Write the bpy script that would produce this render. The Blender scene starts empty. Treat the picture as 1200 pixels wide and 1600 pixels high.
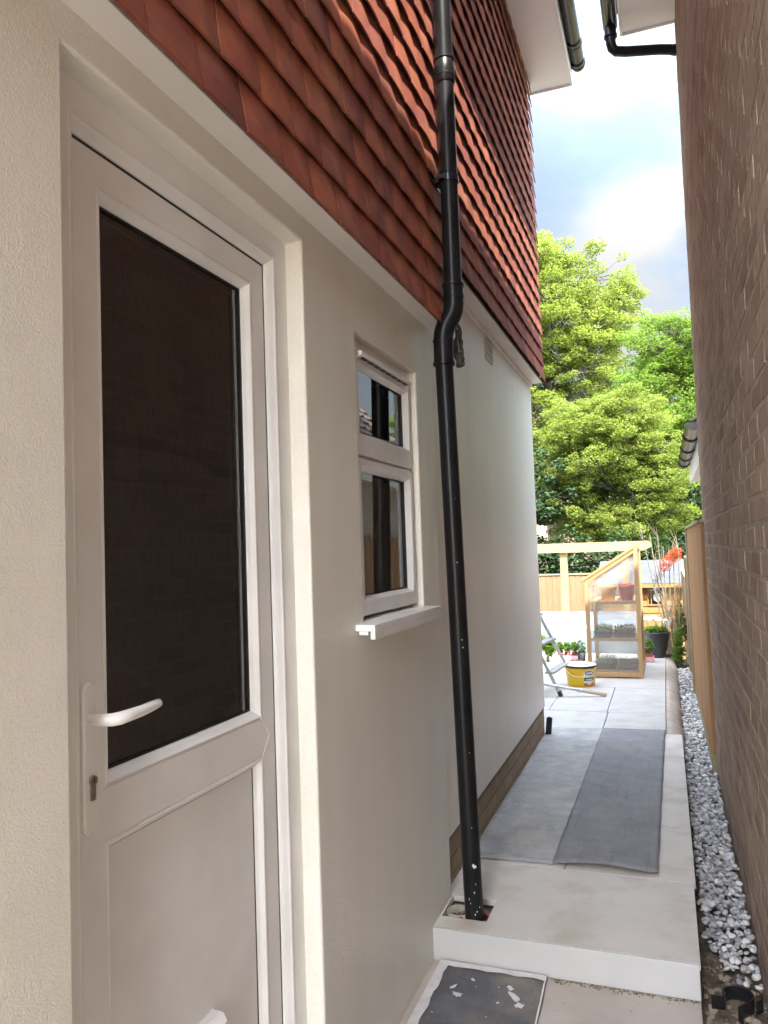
import bpy, math, random
import numpy as np
from mathutils import Vector, Matrix
random.seed(7); rng = np.random.default_rng(11)
sc = bpy.context.scene
COL = sc.collection
rad = math.radians

# ------------------------------------------------------------------ camera
F_PX, YAW, PITCH, ROLL = 1187.0, rad(20.15), rad(2.94), rad(-2.0)
CAM = Vector((0.88, 0.0, 1.404))
fw = Vector((-math.sin(YAW)*math.cos(PITCH), math.cos(YAW)*math.cos(PITCH), math.sin(PITCH)))
rt = Vector((math.cos(YAW), math.sin(YAW), 0)); up = rt.cross(fw)
rt2 = rt*math.cos(ROLL) + up*math.sin(ROLL); up2 = up*math.cos(ROLL) - rt*math.sin(ROLL)
cd = bpy.data.cameras.new('camera'); cam = bpy.data.objects.new('camera', cd); COL.objects.link(cam)
cd.sensor_fit = 'VERTICAL'; cd.sensor_height = 36.0; cd.lens = F_PX/1600*36.0
cd.clip_start = 0.02; cd.clip_end = 2000
cam.matrix_world = Matrix(((rt2.x, up2.x, -fw.x, CAM.x), (rt2.y, up2.y, -fw.y, CAM.y), (rt2.z, up2.z, -fw.z, CAM.z), (0, 0, 0, 1)))
sc.camera = cam

# ------------------------------------------------------------------ light
EL, AZ = rad(58), rad(-63.6)            # sun: elevation; direction angle from +x (clockwise towards -y)
SUN = Vector((math.cos(AZ)*math.cos(EL), math.sin(AZ)*math.cos(EL), math.sin(EL)))
sd = bpy.data.lights.new('sun', 'SUN'); sun = bpy.data.objects.new('sun', sd); COL.objects.link(sun)
sd.energy = 2.25; sd.angle = rad(0.5); sd.color = (1.0, 0.95, 0.87)
sun.rotation_euler = SUN.to_track_quat('Z', 'Y').to_euler(); sun.location = (3, -6, 12)
EXPOSURE = 3.02; GLOW = 15.0
sc.view_settings.view_transform = 'Standard'; sc.view_settings.look = 'None'
sc.view_settings.exposure = EXPOSURE; sc.view_settings.gamma = 1.0
sc.view_settings.use_curve_mapping = False
sc.cycles.use_denoising = True
sc.cycles.max_bounces = 12; sc.cycles.diffuse_bounces = 7; sc.cycles.glossy_bounces = 4
sc.cycles.transparent_max_bounces = 12; sc.cycles.transmission_bounces = 6
sc.cycles.sample_clamp_indirect = 6.0

W = bpy.data.worlds.new("World"); sc.world = W; W.use_nodes = True
nt = W.node_tree; N = nt.nodes; L = nt.links; N.clear()
def wn(t, **k):
    n = N.new(t)
    for a, b in k.items(): setattr(n, a, b)
    return n
def wmath(op, a, b=None, clamp=False):
    n = wn('ShaderNodeMath', operation=op, use_clamp=clamp)
    for i, v in enumerate((a, b)):
        if v is None: continue
        if isinstance(v, (int, float)): n.inputs[i].default_value = v
        else: L.new(v, n.inputs[i])
    return n.outputs[0]
sky = wn('ShaderNodeTexSky', sky_type='NISHITA', sun_disc=False)
sky.sun_elevation = EL; sky.sun_rotation = math.atan2(SUN.x, SUN.y)
sky.air_density = 1.0; sky.dust_density = 1.0; sky.ozone_density = 1.5
tc = wn('ShaderNodeTexCoord'); sx = wn('ShaderNodeSeparateXYZ'); L.new(tc.outputs['Generated'], sx.inputs[0])
den = wmath('ADD', wmath('MAXIMUM', sx.outputs[2], 0.0), 0.22)
cx = wn('ShaderNodeCombineXYZ'); L.new(wmath('DIVIDE', sx.outputs[0], den), cx.inputs[0]); L.new(wmath('DIVIDE', sx.outputs[1], den), cx.inputs[1])
cx.inputs[2].default_value = 3.7
def wnoise(scale, det, off):
    m = wn('ShaderNodeMapping'); m.inputs['Location'].default_value = off; L.new(cx.outputs[0], m.inputs[0])
    n = wn('ShaderNodeTexNoise'); n.inputs['Scale'].default_value = scale; n.inputs['Detail'].default_value = det; n.inputs['Roughness'].default_value = 0.55
    L.new(m.outputs[0], n.inputs['Vector']); return n.outputs['Fac']
def wramp(fac, stops):
    r = wn('ShaderNodeValToRGB'); e = r.color_ramp.elements
    while len(e) < len(stops): e.new(0.5)
    for q, (p, c) in zip(e, stops): q.position = p; q.color = (*c, 1) if len(c) == 3 else c
    L.new(fac, r.inputs[0]); return r.outputs[0]
def cloud(az, el, sigma):
    """soft round mass in the sky at a compass direction (degrees right of +y) and elevation"""
    d = (math.sin(rad(az))*math.cos(rad(el)), math.cos(rad(az))*math.cos(rad(el)), math.sin(rad(el)))
    c = wn('ShaderNodeCombineXYZ')
    for i, q in enumerate(d): c.inputs[i].default_value = q
    v = wn('ShaderNodeVectorMath', operation='DOT_PRODUCT'); L.new(tc.outputs['Generated'], v.inputs[0]); L.new(c.outputs[0], v.inputs[1])
    return wmath('POWER', math.e, wmath('MULTIPLY', wmath('SUBTRACT', v.outputs['Value'], 1.0), 1/rad(sigma)**2))
dark = wmath('ADD', cloud(-3.5, 28.6, 3.2), cloud(1.5, 28.5, 2.6)); lite = wmath('ADD', cloud(0.2, 23.2, 2.6), cloud(-1.5, 16, 4))
cover = wramp(wmath('ADD', wnoise(1.6, 8, (6.1, 2.56, 3)), wmath('MULTIPLY', wmath('ADD', dark, lite), 0.16)), [(0.46, (0, 0, 0)), (0.62, (1, 1, 1))])
tone = wramp(wmath('ADD', wnoise(2.0, 8, (0.4, 3.46, 1)), wmath('SUBTRACT', wmath('MULTIPLY', lite, 0.22), wmath('MULTIPLY', dark, 0.12))), [(0.36, (1.32, 1.76, 2.36)), (0.49, (1.75, 2.05, 2.35)), (0.62, (2.4, 2.42, 2.4))])
# cloud and haze glow brighter towards the sun, strengthened to fill the shaded passage
sv = wn('ShaderNodeCombineXYZ')
for i_, q_ in enumerate(SUN): sv.inputs[i_].default_value = q_
dt = wn('ShaderNodeVectorMath', operation='DOT_PRODUCT'); L.new(tc.outputs['Generated'], dt.inputs[0]); L.new(sv.outputs[0], dt.inputs[1])
glow = wmath('ADD', wmath('MULTIPLY', wmath('POWER', wmath('MULTIPLY', wmath('ADD', dt.outputs['Value'], 0.35, True), 0.74), 2.4), GLOW), 0.48)
mx = wn('ShaderNodeMix', data_type='RGBA'); L.new(cover, mx.inputs[0])
hz = wn('ShaderNodeVectorMath', operation='MULTIPLY'); L.new(sky.outputs[0], hz.inputs[0]); hz.inputs[1].default_value = (0.98, 0.78, 0.61); L.new(hz.outputs[0], mx.inputs[6]); L.new(tone, mx.inputs[7])
gm = wn('ShaderNodeVectorMath', operation='SCALE'); L.new(mx.outputs[2], gm.inputs[0]); L.new(glow, gm.inputs[3])
bg = wn('ShaderNodeBackground'); bg.inputs['Strength'].default_value = 0.08; L.new(gm.outputs[0], bg.inputs[0])
wo = wn('ShaderNodeOutputWorld'); L.new(bg.outputs[0], wo.inputs[0])

# ------------------------------------------------------------------ materials
def M_new(name):
    m = bpy.data.materials.new(name); m.use_nodes = True
    return m, m.node_tree, m.node_tree.nodes['Principled BSDF']
def nd(t, typ, **k):
    n = t.nodes.new(typ)
    for a, b in k.items():
        if a in ('operation', 'data_type', 'blend_type', 'noise_dimensions', 'feature', 'distance'): setattr(n, a, b)
        else: n.inputs[a].default_value = b
    return n
def ramp(t, fac, stops):
    r = t.nodes.new('ShaderNodeValToRGB'); e = r.color_ramp.elements
    while len(e) < len(stops): e.new(0.5)
    for q, (p, c) in zip(e, stops): q.position = p; q.color = (c[0], c[1], c[2], 1)
    t.links.new(fac, r.inputs[0]); return r.outputs[0]
def ocoord(t, scale=(1, 1, 1), rot=(0, 0, 0)):
    c = t.nodes.new('ShaderNodeTexCoord'); mp = t.nodes.new('ShaderNodeMapping')
    mp.inputs['Scale'].default_value = scale; mp.inputs['Rotation'].default_value = rot
    t.links.new(c.outputs['Object'], mp.inputs[0]); return mp.outputs[0]
def noise(t, vec, scale, detail=4, rough=0.55):
    n = nd(t, 'ShaderNodeTexNoise', Scale=scale, Detail=detail, Roughness=rough); t.links.new(vec, n.inputs['Vector']); return n.outputs['Fac']
def mixc(t, fac, a, b, mode='MIX'):
    n = t.nodes.new('ShaderNodeMix'); n.data_type = 'RGBA'; n.blend_type = mode
    for i, v in ((0, fac), (6, a), (7, b)):
        if isinstance(v, (int, float)): n.inputs[i].default_value = v
        elif isinstance(v, tuple): n.inputs[i].default_value = (*v, 1)
        else: t.links.new(v, n.inputs[i])
    return n.outputs[2]
def bump(t, b, height, strength, dist=0.01, prev=None):
    n = nd(t, 'ShaderNodeBump', Strength=strength, Distance=dist); t.links.new(height, n.inputs['Height'])
    if prev is not None: t.links.new(prev, n.inputs['Normal'])
    t.links.new(n.outputs[0], b.inputs['Normal']); return n.outputs[0]

def simple(name, c, rough=0.5, var=0.12, vs=6, bs=None, bst=0.2, bd=0.003, metal=0.0, spec=0.5, c2=None, scale=(1, 1, 1)):
    m, t, b = M_new(name); v = ocoord(t, scale)
    d = c2 or tuple(x*(1-var) for x in c)
    col = ramp(t, noise(t, v, vs, 6), [(0.32, d), (0.68, c)]); t.links.new(col, b.inputs['Base Color'])
    b.inputs['Roughness'].default_value = rough; b.inputs['Metallic'].default_value = metal; b.inputs['Specular IOR Level'].default_value = spec
    if bs: bump(t, b, noise(t, v, bs, 5), bst, bd)
    return m

def m_render():
    m, t, b = M_new('cream_masonry_paint'); v = ocoord(t)
    big = noise(t, v, 1.3, 4)
    c = mixc(t, ramp(t, big, [(0.35, (0, 0, 0)), (0.7, (1, 1, 1))]), (0.79, 0.765, 0.675), (0.83, 0.81, 0.735))
    streak = noise(t, ocoord(t, (1, 5, 0.7)), 1.3, 4, 0.55)
    c = mixc(t, ramp(t, streak, [(0.40, (0, 0, 0)), (0.85, (0.30, 0.30, 0.30))]), c, (0.62, 0.585, 0.51))
    c = mixc(t, ramp(t, noise(t, v, 150, 4, 0.7), [(0.36, (0.2,)*3), (0.52, (0, 0, 0))]), c, (0.56, 0.53, 0.46))
    c = mixc(t, ramp(t, noise(t, v, 60, 5, 0.7), [(0.60, (0, 0, 0)), (0.72, (0.35,)*3)]), c, (0.90, 0.88, 0.82))
    t.links.new(c, b.inputs['Base Color'])
    t.links.new(ramp(t, noise(t, v, 3.0, 5), [(0.3, (0.33,)*3), (0.7, (0.45,)*3)]), b.inputs['Roughness'])
    b.inputs['Specular IOR Level'].default_value = 0.5
    p = bump(t, b, noise(t, v, 4.0, 4), 0.5, 0.012)
    vo = nd(t, 'ShaderNodeTexVoronoi', Scale=170.0); t.links.new(v, vo.inputs['Vector'])
    p = bump(t, b, noise(t, v, 90, 4, 0.6), 0.10, 0.003, p)
    p = bump(t, b, noise(t, v, 270, 3, 0.65), 0.55, 0.0026, p)
    bump(t, b, vo.outputs['Distance'], 0.16, 0.002, p)
    return m
def m_upvc():
    m, t, b = M_new('white_upvc'); v = ocoord(t)
    t.links.new(ramp(t, noise(t, v, 5, 6), [(0.35, (0.77, 0.775, 0.755)), (0.6, (0.84, 0.845, 0.83))]), b.inputs['Base Color'])
    b.inputs['Roughness'].default_value = 0.28
    bump(t, b, noise(t, v, 3, 2), 0.06, 0.004)
    return m
def m_tiles():
    m, t, b = M_new('clay_tile'); v = ocoord(t)
    g = t.nodes.new('ShaderNodeNewGeometry')
    c = ramp(t, g.outputs['Random Per Island'], [(0.0, (0.18, 0.050, 0.036)), (0.2, (0.30, 0.087, 0.046)), (0.42, (0.24, 0.064, 0.038)), (0.6, (0.37, 0.115, 0.056)), (0.8, (0.185, 0.058, 0.046)), (1.0, (0.35, 0.106, 0.053))])
    mott = noise(t, v, 14, 6, 0.6)
    c = mixc(t, ramp(t, mott, [(0.42, (0, 0, 0)), (0.72, (0.75, 0.75, 0.75))]), c, (0.15, 0.06, 0.05))
    c = mixc(t, ramp(t, noise(t, v, 5, 4), [(0.5, (0, 0, 0)), (0.75, (0.5, 0.5, 0.5))]), c, (0.48, 0.2, 0.1))
    t.links.new(c, b.inputs['Base Color']); b.inputs['Roughness'].default_value = 0.8; b.inputs['Specular IOR Level'].default_value = 0.18
    bump(t, b, noise(t, v, 120, 4), 0.3, 0.0015)
    return m
def m_brick(name, c1, c2, mortar, axis='x', bw=0.225, bh=0.075, drag=1.0, mort=0.012, rough=0.9, mfade=0.0):
    m, t, b = M_new(name)
    c = t.nodes.new('ShaderNodeTexCoord'); s = t.nodes.new('ShaderNodeSeparateXYZ'); t.links.new(c.outputs['Object'], s.inputs[0])
    cb = t.nodes.new('ShaderNodeCombineXYZ')
    t.links.new(s.outputs[1 if axis == 'x' else 0], cb.inputs[0]); t.links.new(s.outputs[2], cb.inputs[1])
    # wobble so that the courses are not ruler straight
    wob = nd(t, 'ShaderNodeTexNoise', Scale=9.0, Detail=2.0); t.links.new(cb.outputs[0], wob.inputs['Vector'])
    vm = t.nodes.new('ShaderNodeVectorMath'); vm.operation = 'MULTIPLY_ADD'; t.links.new(wob.outputs['Color'], vm.inputs[0])
    vm.inputs[1].default_value = (0.008, 0.008, 0); t.links.new(cb.outputs[0], vm.inputs[2])
    br = nd(t, 'ShaderNodeTexBrick', Scale=1.0); br.offset = 0.5
    br.inputs['Mortar Size'].default_value = mort/2; br.inputs['Mortar Smooth'].default_value = 0.35
    br.inputs['Brick Width'].default_value = bw; br.inputs['Row Height'].default_value = bh; br.inputs['Bias'].default_value = 0.0
    br.inputs['Color1'].default_value = (*c1, 1); br.inputs['Color2'].default_value = (*c2, 1); br.inputs['Mortar'].default_value = (*mortar, 1)
    t.links.new(vm.outputs[0], br.inputs['Vector'])
    v = ocoord(t)
    sp = noise(t, ocoord(t, (1, 1, 0.12) if axis == 'x' else (1, 1, 0.12)), 95, 3, 0.6)       # dragged vertical grooves
    blot = noise(t, v, 5, 5)
    col = mixc(t, ramp(t, sp, [(0.42, (0.55, 0.55, 0.55)), (0.58, (0, 0, 0))]), br.outputs['Color'], tuple(x*0.45 for x in c1))
    col = mixc(t, ramp(t, blot, [(0.4, (0, 0, 0)), (0.75, (0.45, 0.45, 0.45))]), col, tuple(x*0.62 for x in c2))
    t.links.new(col, b.inputs['Base Color']); b.inputs['Roughness'].default_value = rough; b.inputs['Specular IOR Level'].default_value = 0.2
    inv = nd(t, 'ShaderNodeMath', operation='SUBTRACT'); inv.inputs[0].default_value = 1.0; t.links.new(br.outputs['Fac'], inv.inputs[1])
    p = bump(t, b, inv.outputs[0], 0.9, 0.006)
    p = bump(t, b, sp, 0.55*drag, 0.006, p)
    bump(t, b, noise(t, v, 60, 4), 0.4, 0.004, p)
    return m
def m_glass(name='window_glass', tint=(0.9, 0.93, 0.92), ior=2.4):
    m, t, b = M_new(name); t.nodes.remove(b)
    out = t.nodes['Material Output']
    tr = t.nodes.new('ShaderNodeBsdfTransparent'); tr.inputs[0].default_value = (*tint, 1)
    gl = t.nodes.new('ShaderNodeBsdfGlossy'); gl.inputs['Roughness'].default_value = 0.0
    nz = noise(t, ocoord(t), 2.2, 1); bp = nd(t, 'ShaderNodeBump', Strength=0.02, Distance=0.01); t.links.new(nz, bp.inputs['Height']); t.links.new(bp.outputs[0], gl.inputs['Normal'])
    fr = t.nodes.new('ShaderNodeFresnel'); fr.inputs[0].default_value = ior
    mxs = t.nodes.new('ShaderNodeMixShader'); t.links.new(fr.outputs[0], mxs.inputs[0]); t.links.new(tr.outputs[0], mxs.inputs[1]); t.links.new(gl.outputs[0], mxs.inputs[2])
    t.links.new(mxs.outputs[0], out.inputs[0]); return m
def m_polycarb():
    m, t, b = M_new('twinwall_polycarbonate'); out = t.nodes['Material Output']
    b.inputs['Base Color'].default_value = (0.42, 0.41, 0.38, 1); b.inputs['Roughness'].default_value = 0.35
    tr = t.nodes.new('ShaderNodeBsdfTransparent'); tr.inputs[0].default_value = (0.88, 0.88, 0.86, 1)
    mxs = t.nodes.new('ShaderNodeMixShader'); mxs.inputs[0].default_value = 0.36
    t.links.new(tr.outputs[0], mxs.inputs[1]); t.links.new(b.outputs[0], mxs.inputs[2]); t.links.new(mxs.outputs[0], out.inputs[0]); return m
def m_leaf(name, c1, c2, c3=None, trans=0.64):
    m, t, b = M_new(name); out = t.nodes['Material Output']; t.nodes.remove(b)
    g = t.nodes.new('ShaderNodeNewGeometry'); big = noise(t, ocoord(t), 0.9, 3)
    c = ramp(t, g.outputs['Random Per Island'], [(0.0, c1), (0.55, c2), (1.0, c3 or c2)])
    c = mixc(t, ramp(t, big, [(0.35, (0.0,)*3), (0.7, (0.5,)*3)]), c, c1)
    d = t.nodes.new('ShaderNodeBsdfPrincipled'); d.inputs['Roughness'].default_value = 0.5; d.inputs['Specular IOR Level'].default_value = 0.25; t.links.new(c, d.inputs['Base Color'])
    tl = t.nodes.new('ShaderNodeBsdfTranslucent'); t.links.new(mixc(t, 1.0, c, (1.0, 1.0, 0.75), 'MULTIPLY'), tl.inputs[0])
    mxs = t.nodes.new('ShaderNodeMixShader'); mxs.inputs[0].default_value = trans
    t.links.new(d.outputs[0], mxs.inputs[1]); t.links.new(tl.outputs[0], mxs.inputs[2]); t.links.new(mxs.outputs[0], out.inputs[0]); return m
def m_wood(name, c1, c2, scale=(1, 1, 1), rough=0.65, vs=12, knots=True):
    m, t, b = M_new(name); v = ocoord(t, scale)
    f = noise(t, v, vs, 6, 0.6)
    c = ramp(t, f, [(0.3, c1), (0.62, c2)])
    g = t.nodes.new('ShaderNodeNewGeometry')
    c = mixc(t, ramp(t, g.outputs['Random Per Island'], [(0, (0.35,)*3), (1, (0, 0, 0))]), c, tuple(x*0.7 for x in c1))
    if knots:
        vo = nd(t, 'ShaderNodeTexVoronoi', Scale=2.6); t.links.new(ocoord(t), vo.inputs['Vector'])
        c = mixc(t, ramp(t, vo.outputs['Distance'], [(0.05, (0.7,)*3), (0.11, (0, 0, 0))]), c, tuple(x*0.45 for x in c1))
    t.links.new(c, b.inputs['Base Color']); b.inputs['Roughness'].default_value = rough
    bump(t, b, f, 0.25, 0.003); return m
def m_paving(name, c1, c2, stain, rough=0.45):
    m, t, b = M_new(name); v = ocoord(t)
    g = t.nodes.new('ShaderNodeNewGeometry')
    c = ramp(t, noise(t, v, 3.5, 7, 0.6), [(0.3, c1), (0.7, c2)])
    c = mixc(t, ramp(t, noise(t, v, 5, 6), [(0.48, (0, 0, 0)), (0.70, (0.8,)*3)]), c, stain)
    c = mixc(t, ramp(t, noise(t, ocoord(t, (1, 2.5, 1)), 40, 5, 0.7), [(0.66, (0, 0, 0)), (0.74, (0.45,)*3)]), c, tuple(x*0.62 for x in stain))
    c = mixc(t, ramp(t, g.outputs['Random Per Island'], [(0, (0.12,)*3), (1, (0, 0, 0))]), c, stain)
    t.links.new(c, b.inputs['Base Color'])
    t.links.new(ramp(t, noise(t, v, 6, 5), [(0.3, (rough-0.1,)*3), (0.7, (rough+0.15,)*3)]), b.inputs['Roughness'])
    bump(t, b, noise(t, v, 90, 4), 0.12, 0.001); return m
def m_mat(name, c1, c2, dust, dustiness, lines=False):
    m, t, b = M_new(name); v = ocoord(t)
    c = ramp(t, noise(t, v, 3.2, 7, 0.66), [(0.36, c1), (0.64, c2)])
    c = mixc(t, ramp(t, noise(t, v, 7.5, 9, 0.72), [(0.46, (0, 0, 0)), (0.64, (dustiness,)*3)]), c, dust)
    c = mixc(t, ramp(t, noise(t, v, 2.1, 5, 0.6), [(0.54, (0, 0, 0)), (0.68, (0.45,)*3)]), c, (0.34, 0.29, 0.215))
    c = mixc(t, ramp(t, noise(t, v, 22, 6, 0.7), [(0.56, (0, 0, 0)), (0.70, (0.35,)*3)]), c, tuple(x*0.6 for x in c1))
    if lines:
        ln = noise(t, ocoord(t, (34, 0.7, 1)), 3, 3)
        c = mixc(t, ramp(t, ln, [(0.60, (0, 0, 0)), (0.64, (0.5,)*3), (0.68, (0, 0, 0))]), c, tuple(x*0.5 for x in c1))
    sp = noise(t, v, 75, 2); c = mixc(t, ramp(t, sp, [(0.72, (0, 0, 0)), (0.77, (0.8,)*3)]), c, (0.6, 0.6, 0.57))
    t.links.new(c, b.inputs['Base Color']); b.inputs['Roughness'].default_value = 0.62
    p = bump(t, b, noise(t, v, 3, 3), 0.6, 0.03); p = bump(t, b, noise(t, ocoord(t, (1, 3, 1)), 9, 3), 0.4, 0.006, p); bump(t, b, noise(t, v, 180, 3), 0.25, 0.001, p); return m

MAT = dict(
    render=m_render(), upvc=m_upvc(), tile=m_tiles(),
    brick=m_brick('brown_dragface_brick', (0.37, 0.26, 0.19), (0.29, 0.20, 0.15), (0.42, 0.35, 0.27), 'x'),
    plinth=m_brick('plinth_brick', (0.42, 0.33, 0.215), (0.32, 0.245, 0.165), (0.22, 0.185, 0.14), 'x'),
    buff=m_brick('pale_buff_brick', (0.62, 0.53, 0.43), (0.55, 0.45, 0.36), (0.62, 0.58, 0.5), 'x', drag=0.3),
    pinkbrick=m_brick('pink_brick', (0.42, 0.25, 0.19), (0.36, 0.2, 0.15), (0.42, 0.34, 0.3), 'y', drag=0.3),
    glass=m_glass(), polycarb=m_polycarb(),
    gasket=simple('black_rubber', (0.012, 0.012, 0.012), 0.5), black=simple('black_plastic', (0.014, 0.014, 0.016), 0.22, 0.3, 9, 60, 0.08, 0.001),
    pipe=simple('black_pipe_plastic', (0.013, 0.013, 0.014), 0.32, 0.4, 8, 14, 0.05, 0.002, spec=0.22),
    gutter=simple('black_gutter_plastic', (0.022, 0.025, 0.024), 0.24, 0.3, 6, 14, 0.08, 0.002),
    whiteboard=simple('white_soffit_paint', (0.80, 0.76, 0.70), 0.5, 0.08, 3, 30, 0.1, 0.002),
    fascia=simple('white_fascia_board', (0.82, 0.80, 0.78), 0.35, 0.05, 3),
    handle=simple('white_handle_enamel', (0.84, 0.84, 0.82), 0.22, 0.03, 4), steel=simple('lock_steel', (0.5, 0.47, 0.42), 0.35, 0.3, 60, metal=1.0),
    alu=simple('worn_aluminium', (0.55, 0.56, 0.56), 0.45, 0.3, 12, 80, 0.2, 0.001, metal=0.7),
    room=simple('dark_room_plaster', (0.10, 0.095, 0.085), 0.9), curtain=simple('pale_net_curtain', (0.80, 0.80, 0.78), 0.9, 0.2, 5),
    paving=m_paving('pale_porcelain_paving', (0.60, 0.565, 0.50), (0.66, 0.63, 0.575), (0.47, 0.42, 0.335)),
    patio=m_paving('white_porcelain_paving', (0.44, 0.43, 0.40), (0.50, 0.49, 0.46), (0.36, 0.34, 0.30)),
    riser=simple('pale_porcelain_riser', (0.50, 0.50, 0.49), 0.35, 0.08, 4), lowslab=m_paving('beige_paving', (0.44, 0.40, 0.34), (0.54, 0.50, 0.43), (0.36, 0.31, 0.24)),
    joint=simple('dark_joint', (0.05, 0.05, 0.048), 0.9), bedding=simple('mortar_bedding', (0.20, 0.18, 0.15), 0.95, 0.4, 20, 60, 0.8, 0.01),
    haunch=simple('mortar_haunch', (0.44, 0.38, 0.31), 0.9, 0.3, 7, 60, 0.5, 0.006),
    soil=simple('damp_soil', (0.22, 0.175, 0.12), 0.95, 0.55, 16, 45, 1.0, 0.02, spec=0.2), garden=simple('garden_soil_and_grass', (0.10, 0.13, 0.05), 0.95, 0.5, 3, 30, 0.8, 0.03, c2=(0.12, 0.09, 0.05)),
    rubble=simple('cream_rubble', (0.36, 0.30, 0.215), 0.9, 0.3, 25, 60, 0.7, 0.005),
    road=simple('forecourt_concrete', (0.50, 0.475, 0.43), 0.9, 0.2, 2, 60, 0.4, 0.004),
    matlight=m_mat('dusty_grey_sheet', (0.26, 0.265, 0.262), (0.37, 0.37, 0.355), (0.48, 0.465, 0.41), 0.75),
    matdark=m_mat('slate_grey_sheet', (0.165, 0.166, 0.172), (0.225, 0.226, 0.23), (0.30, 0.30, 0.29), 0.35, True),
    matblack=m_mat('charcoal_sheet', (0.075, 0.078, 0.085), (0.105, 0.108, 0.115), (0.2, 0.2, 0.195), 0.3),
    paint=simple('white_emulsion', (0.72, 0.72, 0.71), 0.5, 0.2, 25, 60, 0.4, 0.001), clay=simple('clay_pipe', (0.36, 0.165, 0.12), 0.7, 0.4, 20, 50, 0.4, 0.002),
    creampipe=simple('cream_plastic_gully', (0.48, 0.43, 0.33), 0.5, 0.4, 25), rusthole=simple('rusty_silt', (0.16, 0.055, 0.03), 0.9, 0.6, 30, 60, 0.6, 0.004),
    pine=m_wood('pale_new_pine', (0.30, 0.20, 0.085), (0.38, 0.27, 0.13), (0.5, 0.5, 6)), ghwood=m_wood('orange_pine', (0.37, 0.235, 0.105), (0.46, 0.315, 0.155), (8, 8, 0.7)),
    beamwood=m_wood('pale_beam_pine', (0.31, 0.225, 0.095), (0.38, 0.29, 0.135), (0.6, 8, 8)),
    shedwood=m_wood('orange_shiplap', (0.26, 0.125, 0.035), (0.34, 0.185, 0.06), (1.0, 6, 6)), fencewood=m_wood('orange_fence_board', (0.19, 0.11, 0.052), (0.26, 0.16, 0.083), (6, 6, 0.5), 0.8),
    sidefence=m_wood('tan_fence_board', (0.25, 0.115, 0.038), (0.34, 0.175, 0.065), (6, 6, 0.4), 0.75), post=m_wood('greenish_post', (0.24, 0.21, 0.12), (0.30, 0.26, 0.16), (6, 6, 0.5), 0.8),
    felt=simple('grey_roof_felt', (0.062, 0.066, 0.074), 0.95, 0.25, 6, 90, 0.5, 0.004),
    yellow=simple('yellow_bucket_plastic', (0.72, 0.47, 0.01), 0.3, 0.1, 4), labelwhite=simple('label_paper', (0.72, 0.66, 0.6), 0.5, 0.2, 20),
    labelblue=simple('label_blue', (0.05, 0.07, 0.25), 0.5), labelgreen=simple('label_green', (0.03, 0.16, 0.10), 0.5), labelred=simple('label_red', (0.55, 0.16, 0.07), 0.5),
    creamhandle=simple('cream_plastic', (0.75, 0.68, 0.5), 0.4), potyellow=simple('yellow_pot', (0.62, 0.27, 0.0), 0.45), potred=simple('red_pot', (0.55, 0.03, 0.03), 0.45),
    planter=simple('charcoal_planter', (0.035, 0.04, 0.042), 0.45, 0.2, 8), pinktray=simple('pink_tray', (0.72, 0.36, 0.42), 0.4), terracotta=simple('terracotta', (0.38, 0.13, 0.08), 0.8),
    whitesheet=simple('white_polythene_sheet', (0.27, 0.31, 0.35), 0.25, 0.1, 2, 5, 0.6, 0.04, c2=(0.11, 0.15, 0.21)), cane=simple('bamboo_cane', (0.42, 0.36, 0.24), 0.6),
    seed=simple('seedling_tray_black', (0.03, 0.03, 0.032), 0.6), brickreflect=simple('beige_brick_reflection', (0.74, 0.70, 0.62), 0.9, 0.15, 9), cable=simple('grey_cable', (0.09, 0.08, 0.07), 0.5),
    ventm=simple('cream_vent_plastic', (0.52, 0.50, 0.45), 0.5), bark=simple('tree_bark', (0.14, 0.12, 0.095), 0.95, 0.4, 12, 40, 0.8, 0.02), twig=simple('pale_twig', (0.20, 0.165, 0.11), 0.9, 0.3, 12),
    leafyel=m_leaf('spring_maple_leaf', (0.135, 0.185, 0.03), (0.215, 0.278, 0.05), (0.28, 0.318, 0.075)), leafgreen=m_leaf('fresh_green_leaf', (0.09, 0.165, 0.022), (0.165, 0.265, 0.04), (0.215, 0.30, 0.055)),
    leafdark=m_leaf('dark_evergreen_leaf', (0.015, 0.035, 0.012), (0.03, 0.06, 0.018), (0.05, 0.085, 0.025), 0.2), leafmid=m_leaf('mid_green_leaf', (0.06, 0.13, 0.02), (0.12, 0.22, 0.03), (0.18, 0.28, 0.04)),
    leafred=m_leaf('red_shrub_leaf', (0.40, 0.07, 0.03), (0.55, 0.13, 0.05), (0.5, 0.2, 0.1)), petal=m_leaf('white_petal', (0.75, 0.74, 0.78), (0.85, 0.84, 0.86), None, 0.3),
    stem=simple('plant_stem', (0.16, 0.2, 0.05), 0.7), rooftile=simple('grey_brown_roof_tile', (0.24, 0.19, 0.15), 0.9, 0.45, 9, 50, 0.4, 0.004), pinkroof=simple('pink_clay_roof', (0.50, 0.31, 0.25), 0.9, 0.3, 3),
    disc=simple('silver_disc', (0.6, 0.68, 0.68), 0.15, 0.1, 4, metal=0.8), paleblue=simple('pale_blue_board', (0.55, 0.62, 0.68), 0.6),
)
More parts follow.
